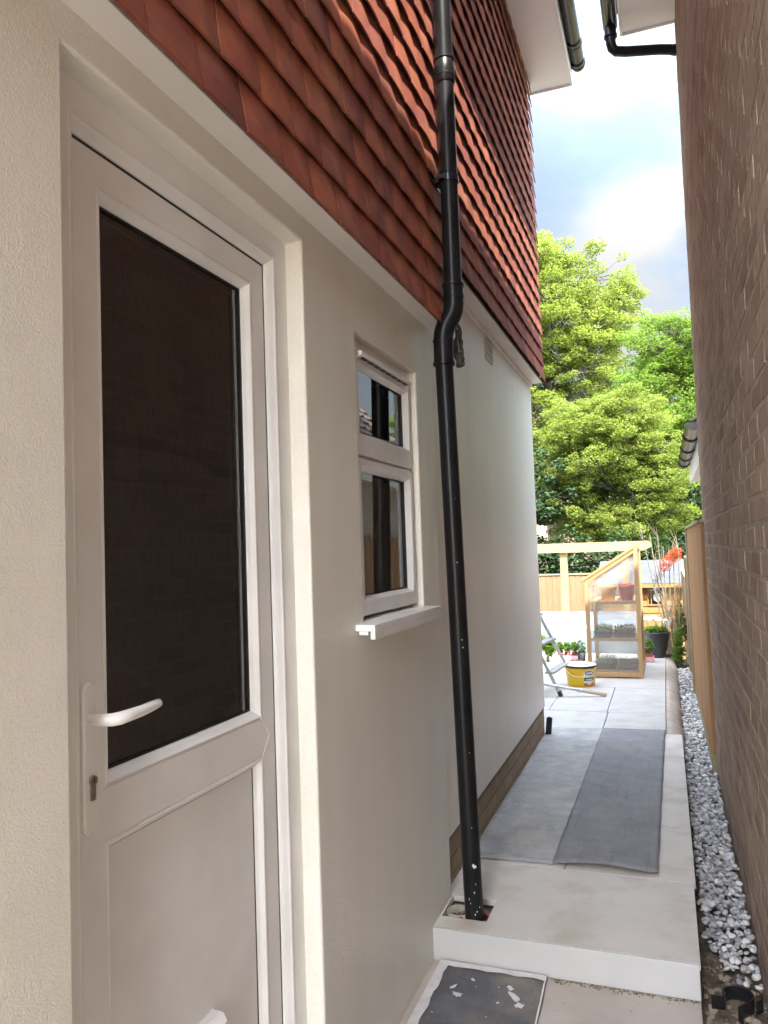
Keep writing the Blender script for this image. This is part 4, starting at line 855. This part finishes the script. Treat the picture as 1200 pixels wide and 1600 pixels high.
# bucket
BK = thing('paint_bucket', (0.03, 7.86, 0), 'yellow paint bucket with dark rim and paper label on the patio', 'bucket')
bx, by = 0.030, 7.86
b = MB(); b.lathe((bx, by, 0), [(0.128, 0.0), (0.131, 0.004), (0.153, 0.176), (0.153, 0.182)], 40); b.build('body', 'yellow', BK)
b = MB(); b.lathe((bx, by, 0), [(0.153, 0.182), (0.160, 0.183), (0.161, 0.200), (0.157, 0.204), (0.152, 0.205)], 40, cap=False); b.build('rim', 'black', BK)
b = MB(); b.lathe((bx, by, 0), [(0.157, 0.2045), (0.150, 0.212), (0.10, 0.208), (0.02, 0.211)], 30); b.box(bx+0.02, bx+0.07, by-0.06, by-0.01, 0.21, 0.225); b.build('lid', 'labelwhite', BK)
b = MB(); b.tube([(bx+0.160*math.cos(t), by+0.165*math.sin(t), 0.190-0.085*math.sin((t-rad(200))/rad(140)*math.pi)) for t in [rad(200+k*6) for k in range(16)]], 0.003, 8); b.tube([(bx+0.160*math.cos(t), by+0.165*math.sin(t), 0.190-0.085*math.sin((t-rad(200))/rad(140)*math.pi)) for t in [rad(306+k*5) for k in range(8)]], 0.003, 8); b.build('bail', 'creamhandle', BK)
def patch(z0, z1, a0, a1, off, mat, nm, rnd=False):
    b = MB(); n = 12
    rad_at = lambda z: 0.131 + (0.153-0.131)*(z-0.004)/0.172 + off
    if rnd:
        P_ = []
        for k in range(20):
            t = 2*math.pi*k/20; a = (a0+a1)/2 + (a1-a0)/2*math.cos(t); z = (z0+z1)/2 + (z1-z0)/2*math.sin(t); P_.append((bx+rad_at(z)*math.cos(rad(a)), by+rad_at(z)*math.sin(rad(a)), z))
        cc = Vector((0, 0, 0))
        for p in P_: cc += Vector(p)/20
        dirv = Vector((math.cos(rad((a0+a1)/2)), math.sin(rad((a0+a1)/2)), 0)); cc = Vector((bx, by, (z0+z1)/2)) + dirv*(rad_at((z0+z1)/2))
        for k in range(20): b.face([cc, P_[k], P_[(k+1) % 20]], True)
    else:
        for k in range(n):
            q = []
            for a, z in ((a0+(a1-a0)*k/n, z0), (a0+(a1-a0)*(k+1)/n, z0), (a0+(a1-a0)*(k+1)/n, z1), (a0+(a1-a0)*k/n, z1)): q.append((bx+rad_at(z)*math.cos(rad(a)), by+rad_at(z)*math.sin(rad(a)), z))
            b.face(q, True)
    return b.build(nm, mat, BK)
lb = patch(0.012, 0.150, 287, 334, 0.0012, 'labelwhite', 'label'); patch(0.105, 0.168, 288, 332, 0.0022, 'labelwhite', 'label_oval', True); patch(0.118, 0.158, 291, 329, 0.0034, 'labelblue', 'label_oval', True); patch(0.130, 0.146, 296, 324, 0.0046, 'labelwhite', 'label_band')
patch(0.062, 0.095, 288, 333, 0.0024, 'labelgreen', 'label_band'); patch(0.070, 0.080, 296, 326, 0.0034, 'labelwhite', 'label_band'); patch(0.012, 0.042, 287, 334, 0.0022, 'labelred', 'label_band'); patch(0.024, 0.050, 300, 322, 0.0034, 'labelwhite', 'label_oval', True)

# stepladder leaning from behind the wall, pole in front of it
LD = thing('stepladder', (-0.4, 7.55, 0), 'grey aluminium stepladder with its feet showing beyond the wall corner', 'ladder')
def stile(fx, fy, tx, ty, tz):
    b = MB(); b.bar((fx, fy, 0.0), (tx, ty, tz), 0.024, 0.052, (0, 1, 0)); b.build('stile', 'alu', LD, bev=0.003)
    g = MB(); g.bar((fx+0.004, fy, 0.0), (fx-0.014, fy, 0.045), 0.03, 0.060, (0, 1, 0)); g.build('foot', 'gasket', LD)
fl = F_l = None
stile(-0.095, 7.25, -0.72, 7.33, 1.35); stile(-0.020, 7.88, -0.66, 7.80, 1.35)
stile(-1.25, 7.25, -0.74, 7.33, 1.35); stile(-1.25, 7.88, -0.68, 7.80, 1.35)
for zz in (0.21, 0.46, 0.71, 0.96, 1.2):
    t_ = zz/1.35; xa, ya = -0.095-0.625*t_, 7.25+0.08*t_; xb, yb = -0.02-0.64*t_, 7.88-0.08*t_
    b = MB(); b.bar((xa, ya, zz), (xb, yb, zz), 0.085, 0.022); b.build('tread', 'alu', LD, bev=0.002)
PO = thing('extension_pole', (0.0, 7.22, 0.03), 'paint stained extension pole lying slantwise in front of the stepladder', 'pole')
pa, pb = Vector((0.306, 7.31, 0.016)), Vector((-0.42, 7.14, 0.155)); d_ = (pb-pa)
one('tube', [pa + d_*0.30, pa + d_*1.0], 0.0135, 14).build('tube', 'alu', PO); one('tube', [pa, pa + d_*0.31], 0.0175, 14).build('grip', simple('stained_grip', (0.42, 0.40, 0.38), 0.6, 0.3, 14, c2=(0.46, 0.33, 0.16)), PO); one('tube', [pa + d_*0.29, pa + d_*0.345], 0.021, 12).build('collar', 'alu', PO); one('tube', [pa - d_*0.004, pa+d_*0.004], 0.0165, 14).build('end_cap', 'gasket', PO)

# trays and pots at the patio's end
def tray_plants(cx, cy, w, d, label, n, hh, lmat='leafmid', potm='terracotta', pots=3):
    r = thing('plant_tray', (cx, cy, 0), label, 'plant tray', 'pink plant trays'); b = MB()
    b.prism([(cx-w/2, cy-d/2, 0.002), (cx+w/2, cy-d/2, 0.002), (cx+w/2, cy+d/2, 0.002), (cx-w/2, cy+d/2, 0.002)], (0, 0, 0.006))
    for x0, x1, y0, y1 in ((cx-w/2, cx-w/2+0.006, cy-d/2, cy+d/2), (cx+w/2-0.006, cx+w/2, cy-d/2, cy+d/2), (cx-w/2+0.006, cx+w/2-0.006, cy-d/2, cy-d/2+0.006), (cx-w/2+0.006, cx+w/2-0.006, cy+d/2-0.006, cy+d/2)): b.box(x0, x1, y0, y1, 0.002, 0.06)
    b.build('tray', 'pinktray', r)
    for k in range(pots):
        px = cx - w/2 + w*(k+0.5)/pots; rr = min(w/pots, d)*0.42; b = MB(); b.lathe((px, cy, 0.01), [(rr*0.75, 0), (rr, 0.085), (rr*0.9, 0.085), (rr*0.85, 0.07)], 16); b.build('pot', potm, r)
    leaves('foliage', [(cx-w/2+w*(k+0.5)/pots, cy, 0.11+hh/2) for k in range(pots)], [(w/pots*0.55, d*0.5, hh*0.6)]*pots, n, 0.022, lmat, r); return r
tray_plants(-0.30, 9.55, 0.26, 0.16, 'pink tray with young plants in red pots beside the ladder', 420, 0.10)
tray_plants(0.632, 9.52, 0.14, 0.16, 'small pink tray with one bright green plant in front of the dark planter', 160, 0.15, 'leafgreen', pots=1)
BP = thing('black_pot', (-0.125, 9.5, 0), 'small black pot with a leafy plant between tray and greenhouse', 'pot'); one('lathe', (-0.125, 9.5, 0), [(0.04, 0), (0.052, 0.1), (0.047, 0.1), (0.044, 0.08)], 16).build('pot', 'seed', BP); leaves('foliage', [(-0.125, 9.5, 0.17)], [(0.06, 0.06, 0.08)], 110, 0.02, 'leafmid', BP)
def bush(name, c, R_, n, size, mat, label, cat='shrub', group=None, stems=5, stemmat='stem'):
    r = thing(name, (c[0], c[1], c[2]-R_[2]), label, cat, group); leaves('foliage', [c] + [(c[0]+random.uniform(-.6, .6)*R_[0], c[1]+random.uniform(-.6, .6)*R_[1], c[2]+random.uniform(-.4, .7)*R_[2]) for _ in range(5)], [tuple(q*0.75 for q in R_)] + [tuple(q*0.5 for q in R_)]*5, n, size, mat, r)
    b = MB()
    for k in range(stems): b.tube([(c[0]+random.uniform(-.2, .2)*R_[0], c[1], c[2]-R_[2]*1.3), (c[0]+random.uniform(-.5, .5)*R_[0], c[1]+random.uniform(-.4, .4)*R_[1], c[2]+R_[2]*0.5)], 0.006, 6)
    b.build('stem', stemmat, r); return r
bush('leafy_plant', (-0.50, 9.35, 0.20), (0.13, 0.14, 0.16), 420, 0.030, 'leafgreen', 'bushy light green plant standing behind the ladder', 'plant')
for k, (x0, x1, y, zt_) in enumerate(((-0.47, -0.55, 9.75, 0.36), (-0.36, -0.40, 9.8, 0.30), (-0.27, -0.27, 9.75, 0.28), (-0.20, -0.25, 9.8, 0.37))):
    tag(one('tube', [(x0, y, 0.0), (x1, y+0.02, zt_)], 0.0045, 6).build('bamboo_cane', 'cane'), 'thin bamboo cane upright among the plants by the white raised bed', 'cane', 'bamboo canes by the white raised bed')
PLN = thing('planter', (0.728, 9.88, 0), 'large round charcoal planter with white flowers at the patio edge', 'planter')
b = MB(); b.lathe((0.728, 9.88, 0), [(0.085, 0), (0.092, 0.006), (0.118, 0.10), (0.143, 0.21), (0.155, 0.29), (0.160, 0.292), (0.160, 0.308), (0.150, 0.308), (0.145, 0.285), (0.03, 0.28)], 36); b.build('pot', 'planter', PLN)
leaves('foliage', [(0.728, 9.88, 0.335)], [(0.145, 0.145, 0.045)], 420, 0.022, 'leafmid', PLN); leaves('flowers', [(0.64, 9.85, 0.47), (0.70, 9.87, 0.485), (0.76, 9.85, 0.46), (0.85, 9.83, 0.44), (0.86, 9.84, 0.40)], [(0.06, 0.05, 0.026), (0.05, 0.05, 0.022), (0.04, 0.04, 0.02), (0.035, 0.03, 0.035), (0.03, 0.03, 0.03)], 420, 0.011, 'petal', PLN, upb=0.2)
b = MB()
for k in range(34): x, y = random.uniform(0.61, 0.87), 9.85+random.uniform(-0.05, 0.05); b.tube([(x*0.6+0.728*0.4, y, 0.30), (x, y, 0.45+random.uniform(-0.03, 0.02))], 0.0016, 4, cap=False)
b.build('stems', 'stem', PLN)
tag(one('lathe', (0.845, 9.93, 0.0), [(0.045, 0), (0.055, 0.03), (0.05, 0.03), (0.045, 0.012)], 18).build('pot_saucer', 'seed'), 'small black saucer on the patio edge beside the planter', 'saucer')
# white covered raised bed
RB = thing('raised_bed', (-0.7, 10.95, -0.9), 'low raised bed covered in shiny white sheeting behind the plants', 'raised bed')
b = MB(); nx_, nz_ = 60, 10; vs = []
for j in range(nz_+1):
    for i in range(nx_+1):
        x = -2.4 + 2.93*i/nx_; t = j/nz_; y, z = (10.32 + 0.05*t, -0.3 + 0.66*t/0.6) if t < 0.6 else (10.37 + (t-0.6)/0.4*1.25, 0.375+0.035*math.sin((t-0.6)/0.4*1.5))
        vs.append((x, y + 0.012*math.sin(i*0.9+j*0.4)*(t < 0.6), z + 0.006*math.sin(i*1.1+j*1.7)))
b.mesh(vs, [(j*(nx_+1)+i, j*(nx_+1)+i+1, (j+1)*(nx_+1)+i+1, (j+1)*(nx_+1)+i) for j in range(nz_) for i in range(nx_)], True); b.build('cover', 'whitesheet', RB)
one('box', -2.38, 0.50, 10.42, 11.58, -0.95, 0.35).build('timber_box', 'pine', RB)

# pergola frame
PG = thing('pergola', (-0.5, 11.6, -0.9), 'new pale timber pergola with one beam across and square posts', 'pergola')
yb = 11.6
b = MB(); b.prism([(-4.0, yb, 1.296), (0.60, yb, 1.284), (0.705, yb, 1.335), (0.705, yb, 1.375), (0.66, yb, 1.420), (-4.0, yb, 1.433)], (0, 0.045, 0)); b.build('beam', 'beamwood', PG, bev=0.003)
b = MB(); b.prism([(-4.0, yb+0.145, 1.296), (0.60, yb+0.145, 1.284), (0.705, yb+0.145, 1.335), (0.705, yb+0.145, 1.375), (0.66, yb+0.145, 1.420), (-4.0, yb+0.145, 1.433)], (0, 0.045, 0)); b.build('beam', 'beamwood', PG, bev=0.003)
for x in (-2.9, -0.555, 0.325): one('box', x-0.052, x+0.052, yb+0.045, yb+0.145, -0.95, 1.37 if x > 0 else 1.30).build('post', 'pine', PG, bev=0.004)

# shed
SH = thing('garden_shed', (1.0, 13.5, -0.9), 'orange timber shed with grey felt roof and small window', 'shed')
sx0, sx1, syf, syb = -0.10, 2.3, 12.7, 14.6
b = MB()
k = 0; z = -0.9
while z < 0.70:
    b.prism([(sx0, syf-0.014, z), (sx0, syf-0.004, z+0.105), (sx0, syf+0.01, z+0.105), (sx0, syf+0.01, z)], (0.60-sx0 if 0.42 < z+0.05 < 0.68 else sx1-sx0, 0, 0))
    if 0.42 < z+0.05 < 0.68: b.prism([(0.80, syf-0.014, z), (0.80, syf-0.004, z+0.105), (0.80, syf+0.01, z+0.105), (0.80, syf+0.01, z)], (sx1-0.80, 0, 0))
    z += 0.108
b.build('wall', 'shedwood', SH); b = MB(); b.box(sx0+0.01, sx0+0.04, syf+0.012, syb, -0.9, 0.9); b.box(sx1-0.04, sx1-0.01, syf+0.012, syb, -0.9, 0.9); b.box(sx0+0.04, sx1-0.04, syb-0.03, syb, -0.9, 0.8); b.build('wall', 'shedwood', SH)
b = MB(); b.prism([(sx0-0.08, syf-0.12, 0.735), (sx0-0.08, syf+1.0, 1.075), (sx0-0.08, syf+1.0, 1.095), (sx0-0.08, syf-0.12, 0.757)], (sx1-sx0+0.16, 0, 0)); b.prism([(sx0-0.08, syf+1.0, 1.075), (sx0-0.08, syb+0.12, 0.735), (sx0-0.08, syb+0.12, 0.757), (sx0-0.08, syf+1.0, 1.095)], (sx1-sx0+0.16, 0, 0)); b.build('roof', 'felt', SH)
b = MB(); b.box(sx0-0.06, sx1+0.06, syf-0.125, syf-0.105, 0.69, 0.745); b.build('fascia', 'shedwood', SH)
b = MB()
for x0, x1, z0, z1 in ((0.585, 0.605, 0.40, 0.70), (0.795, 0.82, 0.40, 0.70), (0.605, 0.795, 0.40, 0.425), (0.635, 0.650, 0.425, 0.69)): b.box(x0, x1, syf-0.022, syf+0.005, z0, z1)
w_ = b.build('window', 'shedwood', SH); g = MB(); g.face([(0.60, syf+0.001, 0.42), (0.80, syf+0.001, 0.42), (0.80, syf+0.001, 0.70), (0.60, syf+0.001, 0.70)]); g.build('pane', 'glass', w_)
b = MB(); b.box(sx0+0.1, sx1-0.1, syf+0.4, syf+0.45, -0.9, 0.7); b.build('inner_wall', 'room', SH)
RD = thing('round_mirror', (0.735, syf-0.03, 0.53), 'small round silver mirror hanging in front of the shed window', 'mirror')
b = MB(); b.tube([(0.735, syf-0.042, 0.53), (0.735, syf-0.030, 0.53)], 0.058, 24); b.build('disc', 'disc', RD); b = MB(); b.tube([(0.735+0.058*math.cos(t), syf-0.042, 0.53+0.058*math.sin(t)) for t in [2*math.pi*k/24 for k in range(25)]], 0.008, 8); b.build('rim', 'alu', RD)

# shrub with bare stems and red leaves, green shrubs under it
def branchy(b, p, d, ln, r, depth, tips, spread=0.45, seg=4, curve=0.15, zb=0.1):
    pts = [Vector(p)]; dd = Vector(d).normalized()
    for k in range(seg):
        dd = (dd + Vector((random.uniform(-1, 1), random.uniform(-1, 1), random.uniform(-0.6, 0.9)))*curve).normalized(); pts.append(pts[-1] + dd*ln/seg)
    b.tube(pts, [r*(1-0.45*k/seg) for k in range(seg+1)], 6 if depth > 1 else 5, cap=False)
    if depth == 0: tips.append((pts[-1], dd)); return
    for k in range(random.choice((2, 3, 3))):
        t = random.choice((2, 3, seg)); q = (dd + Vector((random.uniform(-1, 1), random.uniform(-1, 1), random.uniform(-0.5, 0.8)+zb))*spread*1.4).normalized()
        branchy(b, pts[t], q, ln*random.uniform(0.55, 0.8), r*0.55, depth-1, tips, spread, seg, curve, zb)
    tips.append((pts[-1], dd))
RS = thing('red_shrub', (0.92, 10.55, -0.5), 'tall bare stemmed shrub with a tuft of red leaves by the shed', 'shrub')
b = MB()
for k, (tx, tz) in enumerate(((0.62, 1.42), (0.70, 1.50), (0.80, 1.46), (0.86, 1.34), (0.93, 1.30), (0.98, 1.36), (1.04, 1.30), (0.76, 1.20))):
    p0 = Vector((0.93+0.015*(k-4), 10.55+0.02*math.sin(k*2), -0.45)); p3 = Vector((tx, 10.55+0.12*math.sin(k*1.9), tz)); jn = p0.lerp(p3, 0.45) + Vector((0.05*math.cos(k), 0, -0.05))
    st_ = bez(p0, p0 + Vector((0.0, 0, 0.5)), jn, p3, 9); b.tube(st_, [0.015*(1-0.085*q) + 0.002 for q in range(10)], 7)
    for q in range(13):
        a_ = st_[random.choice((4, 5, 6, 7, 8, 9))]; e_ = a_ + Vector((random.uniform(-0.17, 0.17), random.uniform(-.12, .12), random.uniform(0.10, 0.30))); b.tube([a_, a_.lerp(e_, 0.5) + Vector((random.uniform(-.02, .02), 0, 0.01)), e_], [0.0035, 0.0025, 0.0015], 5, cap=False)
b.build('branches', 'twig', RS)
leaves('leaves', [(0.98, 10.55, 1.20), (0.90, 10.5, 1.14), (1.02, 10.5, 1.27), (0.86, 10.5, 1.07)], [(0.11, 0.13, 0.08), (0.10, 0.11, 0.07), (0.08, 0.1, 0.07), (0.08, 0.08, 0.06)], 1500, 0.010, 'leafred', RS)
bush('green_shrub', (0.985, 10.2, 0.05), (0.10, 0.25, 0.28), 800, 0.022, 'leafmid', 'low green shrub at the end of the pebble strip', group='shrubs at the end of the pebble strip')
bush('green_shrub', (1.02, 10.75, 0.32), (0.10, 0.2, 0.28), 500, 0.026, 'leafyel', 'taller yellow green shrub beside the low fence panel', group='shrubs at the end of the pebble strip')

# ================================================================== TREES
def tree(name, base, clusters, nleaf, size, leafmat, label, cat='tree', group=None, trunk_r=0.16, lean=(0, 0), twigs=3, per=None, barkm='bark', flat=0.75):
    r = thing(name, base, label, cat, group); base = Vector(base); b = MB()
    zt = max(c[2] for c, _ in clusters); top = Vector((base.x+lean[0], base.y+lean[1], base.z + (zt-base.z)*0.86))
    tp = [base.lerp(top, k/8) + Vector((0.25*math.sin(k*1.1), 0.15*math.sin(k*1.7), 0))*(k/8)*(zt/12) for k in range(9)]
    b.tube(tp, [trunk_r*(1-0.82*k/8)+0.01 for k in range(9)], 10); b.build('trunk', barkm, r)
    b = MB(); C, R_ = [], []
    for c, rr in clusters:
        c = Vector(c); k = min(range(9), key=lambda q: (tp[q] - (c - Vector((0, 0, (c - tp[q]).length*0.35)))).length); s0 = tp[k]
        mid = s0.lerp(c, 0.55) + Vector((random.uniform(-.2, .2), random.uniform(-.2, .2), 0.18*(c-s0).length*random.uniform(-0.2, 1)))
        pts = bez(s0, s0.lerp(mid, 0.6), mid, c, 6); r0 = trunk_r*0.34*(1-k/12)
        b.tube(pts, [r0*(1-0.8*q/6)+0.006 for q in range(7)], 6, cap=False)
        m_ = per or 9
        for q in range(m_):
            d = Vector(rng.normal(size=3)); d.normalize(); e = c + Vector((d.x*rr[0], d.y*rr[1], d.z*rr[2]))*random.uniform(0.55, 1.0)
            sfrom = pts[random.choice((3, 4, 5, 6))]; b.tube([sfrom, sfrom.lerp(e, 0.5) + Vector((0, 0, random.uniform(-.1, .12))), e], [r0*0.3+0.004, r0*0.2+0.003, 0.003], 4, cap=False)
            sz = random.uniform(0.20, 0.46); C.append(tuple(e)); R_.append((sz*rr[0], sz*rr[1], sz*rr[2]*flat))
    b.build('branches', barkm, r); leaves('crown', C, R_, nleaf, size, leafmat, r); return r
def blobs(c, R_, n, s, seed, zmin=-9):
    g = np.random.default_rng(seed); out = []
    while len(out) < n:
        d = g.normal(size=3); d /= np.linalg.norm(d); q = g.uniform(0.35, 1.0)**0.6; p = np.array(c) + d*q*np.array(R_)
        if p[2] > zmin: out.append((tuple(p), (s*g.uniform(0.75, 1.2), s*g.uniform(0.75, 1.2), s*g.uniform(0.6, 0.9))))
    return out
tree('maple_tree', (-2.6, 26, -0.95), blobs((-2.6, 26, 6.9), (3.1, 2.8, 5.2), 150, 0.95, 3), 215000, 0.047, 'leafyel', 'tallest yellow green maple tree against the sky', group='trees beyond the garden', trunk_r=0.3, per=13)
tree('green_tree', (2.1, 21, -0.95), blobs((1.7, 21, 3.9), (2.1, 1.9, 3.4), 135, 0.88, 5), 200000, 0.038, 'leafgreen', 'vivid fresh green tree on the right beside the brick wall', group='trees beyond the garden', trunk_r=0.2, per=13)
tree('small_maple', (0.35, 17.5, -0.95), blobs((-0.18, 17.5, 2.95), (1.5, 1.1, 1.8), 105, 0.62, 8), 175000, 0.028, 'leafyel', 'low spreading yellow green maple above the pergola beam', group='trees beyond the garden', trunk_r=0.09, lean=(-0.5, 0), per=13, flat=0.65)
tree('evergreen_tree', (-2.0, 16.6, -0.95), blobs((-2.1, 16.6, 1.6), (1.05, 0.8, 1.9), 30, 0.55, 12, -0.6), 16000, 0.055, 'leafdark', 'dark dense evergreen tree close to the white wall corner', group='trees beyond the garden', trunk_r=0.12)
tree('dark_tree', (1.9, 18.6, -0.95), blobs((1.75, 18.6, 1.5), (0.7, 0.8, 1.2), 18, 0.5, 14, -0.6), 9000, 0.05, 'leafdark', 'dark shaded tree low behind the side fence', group='trees beyond the garden', trunk_r=0.1)
HG = thing('evergreen_hedge', (-0.8, 16.0, -0.95), 'dark evergreen hedge behind the back fence and shed', 'hedge')
leaves('foliage', [(x, 16.0+0.3*math.sin(x*3), 0.40+0.1*math.sin(x*5)) for x in np.linspace(-5.5, 2.6, 26)], [(0.45, 0.6, 1.25+0.12*math.sin(k*2.3)) for k in range(26)], 60000, 0.05, 'leafdark', HG)
b = MB()
for x in np.linspace(-5.3, 2.5, 16): b.tube([(x, 16, -0.95), (x+0.1, 16.05, 0.9)], [0.05, 0.02], 6)
b.build('stems', 'bark', HG)
for k, (x, y, h, w, mt, lab) in enumerate(((-9, 46, 8.5, 5, 'leafmid', 'distant green tree left of the far pink roofed house'), (4.5, 40, 7.0, 4.0, 'leafmid', 'distant green tree right of the far pink roofed house'), (0.5, 48, 6.5, 4.5, 'leafgreen', 'distant pale tree straight behind the small maple'), (9.5, 34, 7.5, 3.5, 'leafgreen', 'distant fresh green tree seen beyond the extension roof'))):
    tree('distant_tree', (x, y, -0.95), blobs((x, y, h*0.5), (w*0.9, w*0.7, h*0.5), 22, 1.5, 30+k, 0), 9000, 0.17, mt, lab, group='distant trees', trunk_r=0.3, per=6)
# far house
FH = thing('distant_house', (-4.2, 38, -0.95), 'distant pink tiled house glimpsed between the trees', 'house')
b = MB(); b.box(-7.6, -1.5, 36, 41, -1, 3.4); b.build('wall', 'pinkbrick', FH)
b = MB(); b.prism([(-7.8, 35.6, 3.40), (-7.8, 38.5, 5.62), (-7.8, 41.4, 3.40)], (6.5, 0, 0)); b.build('roof', 'pinkroof', FH)
b = MB(); b.box(-7.8, -1.3, 35.5, 35.6, 3.32, 3.50); b.build('fascia', 'paleblue', FH)
for x in (-4.9,): w_ = one('box', x-0.5, x+0.5, 35.95, 36.0, 1.6, 2.7).build('window', 'fascia', FH); g = MB(); g.face([(x-0.43, 35.945, 1.67), (x+0.43, 35.945, 1.67), (x+0.43, 35.945, 2.63), (x-0.43, 35.945, 2.63)]); g.build('pane', 'glass', w_)
